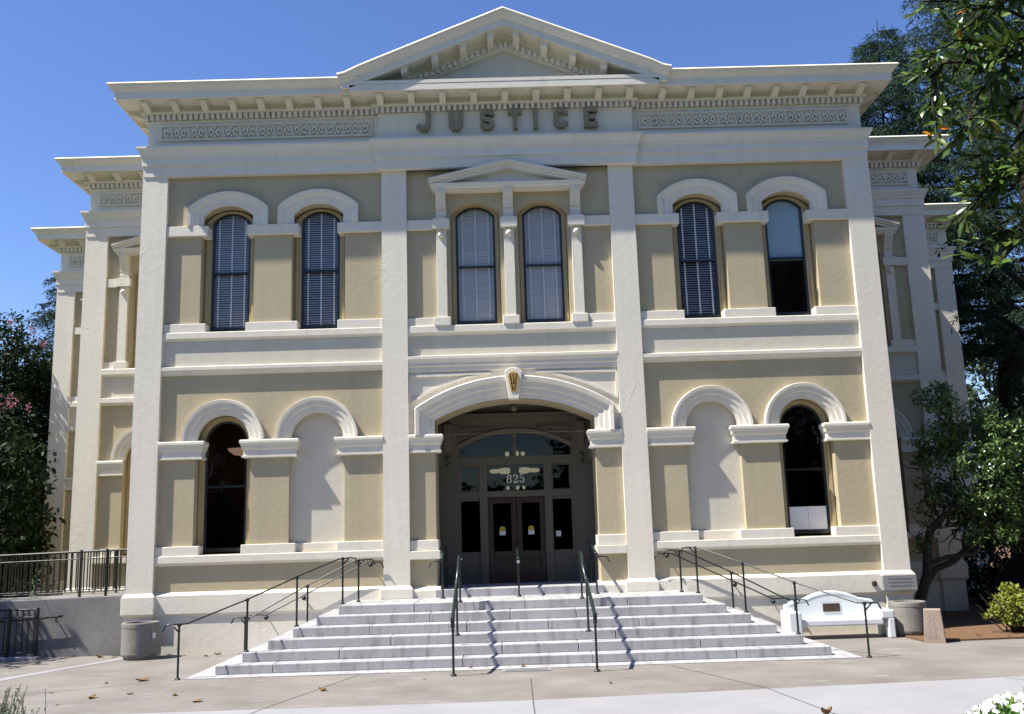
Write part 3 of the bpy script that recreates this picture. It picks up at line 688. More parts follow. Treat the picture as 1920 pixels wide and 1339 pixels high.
# ---- porch
AI = arch_line(0, 1.60, 4.06, 4.36, .40, 30); AO = arch_line(0, 1.99, 4.06, 4.60, .61, 30)
m = MB(); ring(m, AI, AO, [(0, .06), (.2, .055), (.22, .03), (.45, .02), (.5, .0), (.72, -.015), (.78, -.05), (.96, -.06), (1, -.03)], .2); m.build('porch_arch', 'trim', CH)
for s in (-1, 1):                                          # sunk triangular spandrel panels
    m = MB()
    aa = [(s*x, z) for x, z in arc(0, 2.08, 4.72, .60, 40)]; aa = [p for p in aa if p[0]*s*s and s*p[0]*1 > .45] if s > 0 else [p for p in aa if p[0] < -.45]
    aa = sorted(aa, key=lambda p: abs(p[0]))
    o = aa+[(s*2.08, 5.26), (s*.45, 5.285)]
    cx_ = sum(p[0] for p in o)/len(o); cz_ = sum(p[1] for p in o)/len(o)
    for i in range(len(o)):
        p, q = o[i], o[(i+1) % len(o)]
        L, Q = stroke([p, q], .045); m.prism([(L[0].x, L[0].y), (L[1].x, L[1].y), (Q[1].x, Q[1].y), (Q[0].x, Q[0].y)], .06-.0004*i, .12)
    m.build('spandrel_panel', 'trim', CH)
m = MB(); m.box(-2.114, 2.114, .092, .11, 4.08, 5.34)
m2 = MB(); o2 = AO[:]; wall_open(m2, -2.114, 2.114, 4.06, 5.34, .092, .11, [arch_line(0, 1.9, 4.06, 4.55, .58, 30)]); m2.build('spandrel', 'trim', CH)
m = MB(); m.prism([(-.10, 4.72), (-.17, 5.24), (-.19, 5.26), (-.15, 5.30), (-.09, 5.345), (0, 5.36), (.09, 5.345), (.15, 5.30), (.19, 5.26), (.17, 5.24), (.10, 4.72)], -.13, .1); ks = m.build('keystone', 'trim', CH, bevel=.012)
m = MB(); m.prism([(-.055, 4.86), (-.105, 5.17), (-.08, 5.24), (0, 5.27), (.08, 5.24), (.105, 5.17), (.055, 4.86)], -.142, -.12); kg = m.build('grille', 'gold', ks)
m = MB(); random.seed(3)
for r in range(8):
    z = 4.90+r*.043; hw_ = .035+(z-4.86)*.16
    nn = 2 if r < 3 else 3
    for i in range(nn):
        x = -hw_+2*hw_*(i+.5)/nn+random.uniform(-.006, .006); a = random.uniform(0, 3); rr = .0185
        m.prism([(x+rr*math.cos(a+t)*random.uniform(.7, 1.1), z+rr*1.1*math.sin(a+t)) for t in [k*math.pi/3 for k in range(6)]], -.1435, -.14)
m.build('grille_hole', 'dark_hole', kg)
random.seed(11)
PY = 1.95
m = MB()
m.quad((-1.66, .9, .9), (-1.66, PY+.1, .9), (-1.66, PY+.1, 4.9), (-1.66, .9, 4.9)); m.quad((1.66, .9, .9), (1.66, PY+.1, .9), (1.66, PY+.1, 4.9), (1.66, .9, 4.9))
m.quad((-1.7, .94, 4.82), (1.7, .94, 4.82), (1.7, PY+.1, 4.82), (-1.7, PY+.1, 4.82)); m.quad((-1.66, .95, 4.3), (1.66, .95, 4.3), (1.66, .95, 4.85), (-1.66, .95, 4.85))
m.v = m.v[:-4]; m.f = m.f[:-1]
m.build('porch_room', 'porch_shade_paint', CH)
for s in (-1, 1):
    a, b = sorted((s*1.66, s*1.56)); m = MB(); m.box(a, b, .75, 1.0, 3.55, 4.06); m.box(a, b, 1.6, 1.9, 3.55, 4.06); m.build('porch_capital', 'porch_shade_paint', CH, bevel=.02)
# rear screen of the porch: panelled frame, lunette, transoms, sidelights, doors
LUN = arch_line(0, 1.22, 3.75, 3.93, .33, 24)
m = MB(); wall_open(m, -1.66, 1.66, 3.62, 4.86, PY, PY+.12, [LUN])
m.box(-1.68, -1.25, PY-.09, PY, 1.06, 4.46); m.box(1.25, 1.68, PY-.09, PY, 1.06, 4.46)
m.box(-1.68, 1.68, PY-.12, PY-.002, 4.47, 4.60); m.box(-1.68, 1.68, PY-.16, PY-.002, 4.605, 4.68)
m.box(-1.25, 1.25, PY-.05, PY+.12, 3.56, 3.745); m.box(-1.25, 1.25, PY-.05, PY+.12, 2.87, 3.0)
for x in (-.70, .70): m.box(x-.085, x+.085, PY-.055, PY+.12, 1.06, 3.56)
for x in (-1.235, 1.235): m.box(x-.04, x+.04, PY-.04, PY+.12, 1.06, 3.56)
m.box(-.03, .03, PY-.03, PY+.06, 3.75, 4.25)
ring(m, arch_line(0, 1.22, 3.75, 3.93, .33, 24), arch_line(0, 1.30, 3.75, 3.98, .37, 24), [(0, PY-.02), (1, PY-.05)], PY+.02)
for s in (-1, 1):
    for p, q in (((s*1.18, 4.38), (s*.5, 4.38)), ((s*.5, 4.38), (s*1.18, 4.14)), ((s*1.18, 4.14), (s*1.18, 4.38))):
        L, Q = stroke([p, q], .035); m.prism([(L[0].x, L[0].y), (L[1].x, L[1].y), (Q[1].x, Q[1].y), (Q[0].x, Q[0].y)], PY-.03, PY+.01)
    # corner consoles and their rosettes
    m.prism_x([(PY-.09, 4.46), (PY-.22, 4.46), (PY-.20, 4.2), (PY-.13, 4.0), (PY-.09, 3.9)], *sorted((s*1.36, s*1.52))); m.ball((s*1.44, PY-.11, 3.72), .06, 5); m.ball((s*1.44, PY-.11, 3.58), .045, 5)
scr = m.build('door_surround', 'porch_shade_paint', CH)
m = MB(); m.ball((0, 1.2, 4.72), .09, 6); m.lathe([(.05, 4.80), (.3, 4.80), (.32, 4.815), (.05, 4.818)], 0, 1.2, 20); m.build('ceiling_rose', 'porch_shade_paint', CH, smooth=True)
def pane_rect(name, x0, x1, z0, z1, y, mt='glass_porch', parent=scr):
    m = MB(); m.quad((x0, y, z0), (x1, y, z0), (x1, y, z1), (x0, y, z1)); return m.build(name, mt, parent)
m = MB(); m.add([(x, PY+.06, z) for x, z in LUN], [tuple(range(len(LUN)))]); m.build('lunette_pane', 'glass_porch', scr)
tr = pane_rect('transom_pane', -.62, .62, 3.0, 3.56, PY+.05)
pane_rect('transom_pane', -1.2, -.78, 3.0, 3.56, PY+.05); pane_rect('transom_pane', .78, 1.2, 3.0, 3.56, PY+.05)
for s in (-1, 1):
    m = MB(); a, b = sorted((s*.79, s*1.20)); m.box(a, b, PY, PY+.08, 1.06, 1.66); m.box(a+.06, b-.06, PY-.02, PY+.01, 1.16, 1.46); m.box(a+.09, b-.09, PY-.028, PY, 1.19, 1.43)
    m.box(a, b, PY, PY+.06, 1.66, 1.72); m.build('sidelight_panel', 'porch_shade_paint', scr)
    m = MB(); m.box(a, b, PY, PY+.06, 2.80, 2.87); m.build('sidelight_rail', 'porch_shade_paint', scr)
    pane_rect('sidelight_pane', a, b, 1.72, 2.80, PY+.05, 'glass_dark')
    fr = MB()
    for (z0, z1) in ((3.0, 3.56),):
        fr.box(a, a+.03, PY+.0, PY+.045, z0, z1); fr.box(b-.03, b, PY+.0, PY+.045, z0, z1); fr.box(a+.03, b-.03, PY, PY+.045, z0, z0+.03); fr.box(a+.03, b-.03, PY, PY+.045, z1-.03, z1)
    fr.build('transom_frame', 'porch_shade_paint', scr)
m = MB(); m.box(.84, .95, PY+.04, PY+.045, 2.0, 2.12); m.build('notice', 'paper', scr)['label'] = 'small white notice in the right sidelight'
for s in (-1, 1):
    a, b = sorted((s*.006, s*.612)); m = MB(); y0, y1 = PY+.02, PY+.07
    m.box(a, a+.11, y0, y1, 1.07, 2.87); m.box(b-.11, b, y0, y1, 1.07, 2.87); m.box(a+.11, b-.11, y0, y1, 2.74, 2.87); m.box(a+.11, b-.11, y0, y1, 1.07, 1.28); m.box(a+.11, b-.11, y0, y1, 1.58, 1.72)
    m.box(a+.11, b-.11, y0+.02, y1, 1.28, 1.58); m.box(a+.15, b-.15, y0+.006, y1-.01, 1.33, 1.53)
    dr = m.build('door', 'door_wood', CH, bevel=.006)
    pane_rect('door_pane', a+.11, b-.11, 1.72, 2.74, PY+.05, 'glass_dark', dr)
    m = MB(); xs = (a+b)/2; pts = [(xs-.065, 2.155), (xs+.065, 2.155)]+[(xs+.067*math.cos(t), 2.175+.075*math.sin(t)) for t in [R(-5+19*k) for k in range(11)]]; m.prism(pts, PY+.040, PY+.044); st = m.build('sticker', 'sticker_yellow', dr)
    m = MB(); m.box(xs-.065, xs+.065, PY+.041, PY+.044, 2.06, 2.15); m.build('sticker_base', 'paper', st)
    m = MB(); xh = s*.055; m.tube([(xh, PY+.02, 1.75), (xh, PY-.03, 1.76), (xh, PY-.03, 1.98), (xh, PY+.02, 1.99)], .011, 6); m.build('door_handle', 'bronze', dr)
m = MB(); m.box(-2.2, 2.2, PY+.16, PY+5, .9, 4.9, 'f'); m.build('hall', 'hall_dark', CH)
# house number 825, serif figures painted on the transom glass
m = MB(); zq, yq = 3.172, PY+.034; hh = .185
def ell(cx, cz, rx, rz, a0, a1, n, thin, thick):
    pts, ws = [], []
    for i in range(n+1):
        t = R(a0+(a1-a0)*i/n); pts.append((cx+rx*math.cos(t), cz+rz*math.sin(t))); ws.append(thin+(thick-thin)*abs(math.cos(t))**1.3)
    return pts, ws
for cz, rx, rz in ((.137, .036, .04), (.05, .045, .046)):
    p, w_ = ell(-.135, cz, rx, rz, 0, 360, 24, .010, .026); stroke_solid(m, p[:-1], w_[:-1], 0, zq, yq, yq+.004, True)
p, w_ = ell(0, .135, .042, .043, 170, -35, 14, .010, .028); p += [(-.005, .06), (-.048, .012)]; w_ += [.016, .010]
stroke_solid(m, p, w_, 0, zq, yq, yq+.004); stroke_solid(m, [(-.05, .012), (.02, .012), (.045, .018), (.054, .055)], [.024, .028, .02, .008], 0, zq, yq, yq+.004); m.ball((-.036, yq+.002, zq+.132), .0135, 4)
p, w_ = ell(.137, .06, .046, .055, 125, -150, 16, .010, .028)
stroke_solid(m, p, w_, 0, zq, yq, yq+.004); stroke_solid(m, [(.107, .10), (.107, .18)], .011, 0, zq, yq, yq+.004); stroke_solid(m, [(.104, .175), (.17, .178)], .024, 0, zq, yq, yq+.004); m.ball((.102, yq+.002, zq+.04), .0135, 4)
m.build('house_number', 'number_cream', tr)
# threshold and porch floor
m = MB(); x = -1.62
for c_ in (-1.0, .0, .95, 1.62): m.box(x+.001, c_-.002, -.38 if False else -.06, .5, .905, 1.06); x = c_
m.box(-1.66, 1.66, .503, PY+.3, .9, 1.058); m.build('porch_floor', 'granite', CH, bevel=.006)
# hose bib on the base course
m = MB(); m.tube([(6.87, .03, .92), (6.87, -.02, .92)], .05, 14); m.tube([(6.87, -.02, .92), (6.87, -.05, .92)], .03, 10); m.build('vent_cap', 'bronze', CH)

# interior lamps seen through glass
ch = thing('chandelier', 'cream globed chandelier glowing behind the transom above the entrance doors', 'chandelier')
m = MB(); m.tube([(0.0, PY+1.2, 4.2), (0.0, PY+1.2, 3.2)], .02, 8)
for a in range(6): m.tube([(0, PY+1.2, 3.62), (.42*math.cos(a*math.pi/3), PY+1.2+.36*math.sin(a*math.pi/3), 3.57)], .012, 6)
m.build('stem', 'bronze', ch)
for a in range(6):
    m = MB(); cx_, cy_ = .45*math.cos(a*math.pi/3), PY+1.2+.38*math.sin(a*math.pi/3)
    m.lathe([(.02, 3.46), (.10, 3.47), (.13, 3.51), (.11, 3.55), (.03, 3.56)], cx_, cy_, 14); m.build('globe', 'globe_lit', ch, smooth=True)
for a in range(5):
    for (rr_, zz_, r0_) in ((.2, 3.12, .04), (.2, 3.90, .05)):
        m = MB(); m.ball((rr_*math.cos(a*1.2566), PY+1.2+rr_*math.sin(a*1.2566), zz_), r0_, 6); m.build('globe', 'globe_lit', ch, smooth=True)
pn = thing('pendant_lamp', 'shallow bowl ceiling lamp seen inside the ground-floor arched window', 'lamp')
m = MB(); m.lathe([(.03, 3.86), (.16, 3.885), (.27, 3.96), (.30, 4.01), (.05, 4.02)], -5.74, 1.2, 20); m.build('lamp_bowl', 'bowl_lit', pn, smooth=True)
m = MB(); m.tube([(-5.74, 1.2, 4.0), (-5.74, 1.2, 4.7)], .01, 6); m.build('rod', 'bronze', pn)

# ================================================================== entrance steps
ST = thing('entrance_steps', 'broad flight of six pale granite steps rising to the porch', 'steps')
RZ, TR = .152, .335
cutsx = [(-4.0, -.98, 1.1, 3.4), (-3.0, -.35, .90, 2.9), (-2.2, -1.15, 1.55), (-2.6, -.95, .45, 2.0), (-1.6, -.20, .95), (-1.9, .07, 1.9)]
for k in range(6):
    hw_ = 4.92-TR*k; y0 = -3.10+TR*k; m = MB(); x = -hw_
    z0 = RZ*k+(.013 if k == 0 else .0); z1 = RZ*(k+1)
    for c_ in list(cutsx[k])+[hw_]:
        m.box(x+(.004 if x > -hw_ else 0), c_-(.003 if c_ < hw_ else 0), y0+random.uniform(-.004, .004), .0195 if hw_ > 1 else 0, z0, z1); x = c_
    o = m.build('step', 'granite', ST, bevel=.012)

# ================================================================== handrails
def handrail(name, label, group, posts, rail, ends=(), balls=(), r=.0125, pr=.018, mt='iron', struts=()):
    t = thing('handrail', label, 'handrail', group)
    for (x, y, z0, z1) in posts:
        m = MB(); m.tube([(x, y, z0), (x, y, z1)], pr, 8); m.lathe([(.045, z0), (.045, z0+.012), (.026, z0+.03), (.024, z0+.035)], x, y, 10); m.lathe([(.03, z1-.03), (.032, z1-.01), (.026, z1+.012), (.01, z1+.022)], x, y, 10)
        m.build('post', 'iron', t)
    m = MB()
    for rl in rail: m.tube(rl, r, 8)
    m.build('rail', mt, t, smooth=True)
    for c_ in balls:
        m = MB(); m.ball(c_, .045, 6); m.tube([c_, (c_[0], .08, c_[2])], .014, 6); m.build('wall_bracket', 'iron', t, smooth=True)
    return t
def crook(x, y, z, s):                                     # down-curled end, s = side it points to
    return [(x, y, z), (x+s*.17, y, z+.005), (x+s*.215, y, z-.01), (x+s*.235, y, z-.05), (x+s*.24, y, z-.075), (x+s*.265, y, z-.10)]
GR = 'black iron handrails of the entrance steps'
for s, side in ((-1, 'left'), (1, 'right')):
    P = [(s*5.40, -3.42, 0, .83), (s*4.54, -2.66, .304, 1.14), (s*3.91, -1.80, .608, 1.45), (s*3.24, -1.05, .912, 1.73)]
    top = [(p[0], p[1], p[3]) for p in P]
    rail = [crook(P[0][0], P[0][1], .83, s)[::-1]+[(P[0][0]-s*.10, P[0][1]+.09, .835)]+top[1:3]+[(P[3][0]+s*.06, P[3][1]-.05, 1.72), (P[3][0]-s*.12, P[3][1]+.05, 1.735), (P[3][0]-s*.20, P[3][1]+.25, 1.72), (P[3][0]-s*.20, P[3][1]+.30, 1.62)]]
    rail.append([(P[0][0], P[0][1], .71), (P[0][0]+s*.11, P[0][1], .825)])
    rail.append([(P[3][0], P[3][1], 1.61), (P[3][0]-s*.10, P[3][1]+.06, 1.725)])
    handrail('h', f'long black handrail on four posts down the {side} front corner', GR, P, rail)
    Y = -.60
    P = [(s*5.12, Y, .013, .70), (s*3.97, Y, .456, 1.24), (s*3.02, Y, .912, 1.675)]
    rail = [crook(P[0][0], Y, .70, s)[::-1]+[(P[0][0]-s*.12, Y, .71), (P[1][0], Y, 1.25), (P[2][0]+s*.08, Y, 1.665), (P[2][0]-s*.05, Y, 1.685)]+crook(P[2][0]-s*.05, Y, 1.685, -s)]
    rail.append([(P[0][0], Y, .58), (P[0][0]+s*.10, Y, .70)]); rail.append([(P[2][0], Y, 1.57), (P[2][0]-s*.1, Y, 1.68)])
    handrail('h', f'black handrail on three posts across the {side} side flight, nearer the wall', GR, P, rail)
    Y = -.06
    handrail('h', f'postless black handrail fixed to the wall beside the {side} side steps', GR, [], [crook(s*4.95, Y, .70, s)[::-1]+[(s*4.86, Y, .70), (s*2.98, Y, 1.60), (s*2.88, Y, 1.615)]+crook(s*2.88, Y, 1.615, -s)], balls=[(s*4.87, Y+.01, .645), (s*4.15, Y+.01, .985), (s*2.87, Y+.01, 1.57)])
for s, side in ((-1, 'left'), (1, 'right')):
    x = s*1.08
    t = thing('handrail', f'{side} one of the two dark green tubular handrails on the middle of the steps', 'handrail', 'green tube handrails on the steps')
    for (y, z0, z1) in ((-3.98, 0.001, .80), (-2.66, .456, 1.24), (-1.55, .912, 1.66)):
        m = MB(); m.tube([(x, y, z0), (x, y, z1)], .018, 8); m.lathe([(.05, z0), (.05, z0+.012), (.028, z0+.035), (.026, z0+.04)], x, y, 10); m.build('post', 'iron', t)
    m = MB(); m.tube([(x, -4.02, .80), (x, -3.96, .84), (x, -2.66, 1.27), (x, -2.62, 1.285)], .030, 10); m.tube([(x, -2.58, 1.30), (x, -1.50, 1.70), (x, -1.42, 1.71)], .030, 10); m.build('rail', 'rail_green', t, smooth=True)
    m = MB(); m.tube([(x, -4.0, .70), (x, -4.0, .80)], .032, 8); m.tube([(x, -2.62, 1.25), (x, -2.58, 1.33)], .034, 8); m.ball((x-.0, -3.97, .66), .028, 5); m.tube([(x+.03, -4.01, .84), (x-.03, -4.01, .84)], .012, 8); m.build('coupling', 'iron', t)
    m = MB(); m.ball((x+.028, -3.99, .835), .017, 5); m.ball((x+.028, -1.47, 1.66), .02, 5); m.build('cap_nut', 'steel', t)
t = thing('handrail', 'single centre post with a short tube rail on the landing before the doors', 'handrail', 'green tube handrails on the steps')
m = MB(); m.tube([(-.02, -.45, .912), (-.02, -.45, 1.60)], .018, 8); m.lathe([(.05, .912), (.05, .925), (.028, .95), (.026, .955)], -.02, -.45, 10); m.tube([(-.02, .75, 1.06), (-.02, .75, 1.80)], .018, 8); m.build('post', 'iron', t)
m = MB(); m.tube([(-.02, -.52, 1.60), (-.02, -.46, 1.63), (-.02, .80, 1.83)], .030, 10); m.build('rail', 'rail_green', t, smooth=True)
m = MB(); m.ball((-.02, -.49, 1.55), .026, 5); m.tube([(-.05, -.50, 1.575), (.01, -.50, 1.575)], .014, 8); m.build('cap_nut', 'steel', t)
for s, side in ((-1, 'left'), (1, 'right')):
    t = thing('handrail', f'short handrail at the {side} jamb of the porch opening with a curled end', 'handrail', 'handrails at the porch jambs')
    m = MB(); m.tube([(s*1.46, -.35, .912), (s*1.46, -.35, 1.66)], .018, 8); m.tube([(s*1.46, .8, 1.06), (s*1.46, .8, 1.82)], .018, 8); m.lathe([(.05, .912), (.05, .925), (.028, .95), (.026, .955)], s*1.46, -.35, 10); m.build('post', 'iron', t)
    m = MB(); m.tube([(s*1.46, -.45, 1.65), (s*1.46, -.38, 1.68), (s*1.46, .85, 1.86)], .028, 10); m.build('rail', 'rail_green', t, smooth=True)
    m = MB(); m.tube([(s*1.46, -.36, 1.58)]+crook(s*1.46+s*.0, -.36, 1.60, s), .013, 6); m.build('crook', 'iron', t)
t = struct(thing('drain_grate', 'flat grey drain grate set in the paving before the bottom step', 'drain grate'), 'thing')
m = MB(); m.box(-.34, .40, -3.73, -3.50, .004, .012); m.build('frame', 'sidewalk_concrete', t)
m = MB()
for i in range(30): m.box(-.29+i*.0215, -.29+i*.0215+.012, -3.69, -3.54, .013, .018)
m.box(-.30, .36, -3.695, -3.535, .0125, .0135); m.build('grille', 'drain_iron', t)

# ================================================================== ramp on the left
t = thing('ramp_wall', 'weathered grey concrete ramp wall left of the building corner', 'wall')
m = MB(); m.add([(-7.62, .28, -.05), (-16, .28, -.05), (-16, .28, .98), (-7.62, .28, 1.13), (-7.62, 1.9, -.05), (-16, 1.9, -.05), (-16, 1.9, .98), (-7.62, 1.9, 1.13)], [(1, 0, 3, 2), (2, 3, 7, 6), (0, 4, 7, 3), (4, 5, 6, 7)]); m.build('ramp_body', 'old_concrete', t, bevel=.015)
t = thing('handrail', 'thin dark handrail bracketed to the face of the concrete ramp wall', 'handrail')
m = MB(); m.tube([(-8.86, .18, .78), (-8.9, .18, .77), (-12, .18, .60)], .02, 8); m.tube([(-8.98, .18, .77), (-8.98, .18, .68), (-8.98, .27, .66)], .014, 6); m.build('rail', 'iron', t)
def fence(label, x0, x1, y0, y1, z0, z1, h, n, posts, group):
    t = thing('picket_fence', label, 'fence', group)
    def at(u): return x0+(x1-x0)*u, y0+(y1-y0)*u, z0+(z1-z0)*u
    a, b = at(0), at(1); m = MB()
    for hz, r in ((h, .02), (h-.14, .014), (.10, .014)): m.tube([(a[0], a[1], a[2]+hz), (b[0], b[1], b[2]+hz)], r, 6)
    m.build('rail', 'iron', t); m = MB()
    for i in range(n):
        p = at((i+.5)/n); m.box(p[0]-.010, p[0]+.010, p[1]-.010, p[1]+.010, p[2]+.1, p[2]+h)
    m.build('pickets', 'iron', t)
    for u in posts:
        p = at(u); m = MB(); m.box(p[0]-.021, p[0]+.021, p[1]-.021, p[1]+.021, p[2], p[2]+h+.03); m.build('post', 'iron', t)
GF = 'black picket fences of the ramp'
fence('black picket fence on top of the concrete ramp wall', -7.70, -15, .40, .40, 1.128, .99, .88, 62, (.06, .13, .36, .6, .85), GF)
fence('black picket fence on the far side of the ramp near the wing', -7.75, -15, 1.75, 1.75, 1.128, .98, .88, 62, (.1, .3, .55, .8), GF)
fence('low black picket fence standing on the pavement at the left edge', -9.25, -14, .0, -.05, .03, .03, .90, 42, (0, .115, .4, .7, 1), GF)
m = MB(); m.box(-14, -9.18, -.12, .09, -.02, .06); struct(m.build('kerb', 'sidewalk_concrete', bevel=.01))

# ================================================================== bins, bench, bollard
def bin_(x, y, r, h, label):
    t = thing('litter_bin', label, 'bin', 'round aggregate concrete bins')
    m = MB(); m.lathe([(r*.86, .0), (r*.86, .05), (r*.95, .055), (r, .10), (r, h-.09), (r*1.02, h-.085), (r*1.02, h-.02), (r*1.0, h), (r*.80, h), (r*.78, h-.05), (r*.76, h-.3)], x, y, 40); m.build('body', 'aggregate', t, bevel=.01)
    return t
b = bin_(-7.13, -.40, .33, .66, 'round pebbled concrete bin by the left corner pilaster, with a small white tag')
m = MB(); m.box(-6.835, -6.79, -.58, -.555, .38, .48); m.build('tag', 'paper', b)
bin_(7.22, -.62, .315, .62, 'round pebbled concrete bin between the white bench and the square bollard')
t = thing('bollard', 'tapering square concrete bollard with vertical grooves at the edge of the mulch', 'bollard')
m = MB(); cb = (7.19, -1.72); ang = R(-24)
def sqr(hs, z): return [(cb[0]+hs*(math.cos(ang)*a-math.sin(ang)*b_), cb[1]+hs*(math.sin(ang)*a+math.cos(ang)*b_), z) for a, b_ in ((-1, -1), (1, -1), (1, 1), (-1, 1))]
m.add(sqr(.175, 0)+sqr(.138, .56), [(0, 1, 5, 4), (1, 2, 6, 5), (2, 3, 7, 6), (3, 0, 4, 7), (4, 5, 6, 7)]); m.build('body', 'aggregate_red', t, bevel=.012)
m = MB()
for dx in (-.35, .12):
    for (fa, fb) in ((.08, .50),):
        q = []
        for z in (fa, fb):
            hs = .175-(.175-.138)*z/.56+.0015
            for a in (dx-.035, dx+.035): q.append((cb[0]+hs*(math.cos(ang)*a+math.sin(ang)), cb[1]+hs*(math.sin(ang)*a-math.cos(ang)), z))
        m.quad(q[0], q[1], q[3], q[2])
m.build('groove', 'aggregate', t)

t = thing('bench', 'white cast concrete bench with arched back and dark plaque', 'bench')
def rbox(name, *a): m = MB(); m.box(*a); return m.build(name, 'bench_white', t, bevel=.025)
rbox('seat', 5.12, 6.66, -.86, -.36, .235, .355)
rbox('end_block', 4.90, 5.14, -.92, -.34, .0, .505)
rbox('armrest', 6.60, 6.84, -.92, -.34, .345, .50)
m = MB(); m.prism_x([(-.92, .0), (-.92, .36), (-.34, .36), (-.34, .0), (-.52, .0), (-.58, .19), (-.68, .19), (-.74, .0)], 6.72, 6.84); m.build('leg', 'bench_white', t, bevel=.02)
bk = [(4.98, .30), (4.98, .60), (5.06, .615), (5.10, .66), (5.22, .68)]+[(x, z) for x, z in arc(5.87, .52, .70, .135, 18)]+[(6.52, .68), (6.64, .66), (6.68, .615), (6.76, .60), (6.76, .30)]
m = MB(); m.prism(bk, -.40, -.27); bo = m.build('backrest', 'bench_white', t, bevel=.02)
m = MB(); bi = [(x*.91+.528, (z-.30)*.80+.36) for x, z in bk]
for p, q in zip(bi[1:-2], bi[2:-1]):
    L, Q = stroke([p, q], .012); m.prism([(L[0].x, L[0].y), (L[1].x, L[1].y), (Q[1].x, Q[1].y), (Q[0].x, Q[0].y)], -.408, -.39)
m.build('moulding', 'bench_white', bo)
m = MB(); m.box(5.70, 6.02, -.415, -.395, .455, .605); m.build('plaque', 'bronze', bo, bevel=.004)

# ================================================================== plants
def crown_items(c, rad, n_clump, n_leaf, ln, wd, cr, up_bias=.25, shell=.6):
    it = []; C = Vector(c)
    for _ in range(n_clump):
        d = rv(); u = random.random()**(1/3)*(1-shell)+shell; u *= random.uniform(.75, 1.08)
        cc = C+Vector((d.x*rad[0], d.y*rad[1], d.z*rad[2]))*u; r_ = cr*random.uniform(.6, 1.3)
        for _ in range(n_leaf):
            o = rv(r_*random.random()**.5); o.z *= .7
            dd = (rv()+o.normalized()*.7+Vector((0, 0, -.2))).normalized(); nn = (rv()+Vector((0, 0, 1+up_bias))).normalized()
            it.append((cc+o, dd, nn, ln*random.uniform(.6, 1.25), wd*random.uniform(.7, 1.2)))
    return it
def limb(m, a, b, r0, r1, sag=.0, n=5, wob=.1):
    a = Vector(a); b = Vector(b); pts = []
    for i in range(n+1):
        t_ = i/n; p = a.lerp(b, t_)+Vector((0, 0, sag*math.sin(math.pi*t_)))
        if 0 < i < n: p += rv(wob)
        pts.append(p)
    m.tube(pts, [r0+(r1-r0)*i/n for i in range(n+1)], 7); return pts

# deodar cedars
def cedar(x, y, h, spread, label, seed, z_low=2.5, dens=1.0, r0=.55, mt='needle'):
    random.seed(seed); t = thing('cedar_tree', label, 'tree', None, (0, 0, 0)); m = MB()
    m.tube([(x+.1*math.sin(z), y, z) for z in [h*i/10 for i in range(11)]], [r0*(1.35 if i == 0 else 1)*(1-i/10.6) for i in range(11)], 9); it = []
    z = z_low
    while z < h*.98:
        k = max(3, int(5*dens)); a0 = random.uniform(0, 6.28)
        for i in range(k):
            a = a0+i*6.283/k+random.uniform(-.35, .35); f = 1-z/h
            L_ = (spread*f**.75+.5)*random.uniform(.65, 1.12); d = Vector((math.cos(a), math.sin(a), 0)); s_ = Vector((-d.y, d.x, 0))
            rise = random.uniform(.02, .28); droop = random.uniform(.10, .26)
            base = Vector((x, y, z+random.uniform(-.2, .2))); seg_n = 8; P_ = []
            for j in range(seg_n+1):
                u = j/seg_n; P_.append(base+d*L_*u+Vector((0, 0, L_*(rise*u-droop*u*u*1.6)))+s_*.1*math.sin(4*u+a))
            m.tube(P_, [max(.012, .09*L_/5*(1-u/seg_n*.9)) for u in range(seg_n+1)], 5, cap=False)
            nt_ = int(L_*7*dens)+4
            for q in range(nt_):
                u = .18+.82*(q+random.random())/nt_; j = min(seg_n-1, int(u*seg_n)); p = P_[j].lerp(P_[j+1], u*seg_n-j)
                sd = 1 if q % 2 else -1; tl = (1.15*(1-u)*.9+.45)*random.uniform(.6, 1.2)*(.55+.09*L_)
                td = (d*random.uniform(.3, .8)+s_*sd*random.uniform(.6, 1)+Vector((0, 0, random.uniform(-.5, .02)))).normalized()
                ns_ = int(26*tl)+8
                for w_ in range(ns_):
                    v_ = (w_+random.random())/ns_; pp = p+td*tl*v_+Vector((0, 0, -.30*tl*v_*v_))
                    dd = (td*.5+rv(.65)+Vector((0, 0, -.35))).normalized()
                    it.append((pp+rv(.05), dd, rv(), random.uniform(.12, .25), random.uniform(.022, .038)))
        z += random.uniform(.36, .62)
    m.build('trunk', 'bark', t, smooth=True); leaf_mesh('crown', it, mt, t); return t
cedar(16.8, 12.5, 25, 6.8, 'tall dark drooping cedar rising behind the right wing', 21, 7.6, 1.0, .6)
cedar(14.4, 14.5, 21, 4.6, 'narrower dark cedar directly behind the right wing cornice', 5, 8, 1.5, .22)
cedar(-16.3, 16.0, 12.8, 3.0, 'blue-green conifer top showing behind the far left corner', 8, 4, 1.1, .3)
# the second great trunk leaning at the right edge, before the wing
random.seed(31)
t = thing('old_tree', 'thick dark tree trunk behind the yellow shrub at the right edge', 'tree')
m = MB(); m.tube([(11.7, 3.6, -.1), (11.9, 3.7, .5), (12.35, 3.9, 1.3), (12.9, 4.1, 2.4), (13.3, 4.3, 4.0), (13.5, 4.4, 6.5), (13.6, 4.6, 9.5), (13.7, 4.7, 13)], [1.0, .74, .52, .44, .40, .34, .26, .12], 12)
for (a, b) in (((13.3, 4.3, 4.0), (12.7, 4.8, 5.3)), ((13.5, 4.4, 6.0), (12.3, 6.0, 7.6)), ((13.5, 4.5, 7.5), (12.0, 5.2, 9.4)), ((12.9, 4.6, 9), (14.5, 4, 11)), ((13.4, 4.4, 5.2), (14.9, 3.4, 6.4))): limb(m, a, b, .11, .03, .25)
m.build('trunk', 'bark', t, smooth=True)
it = []
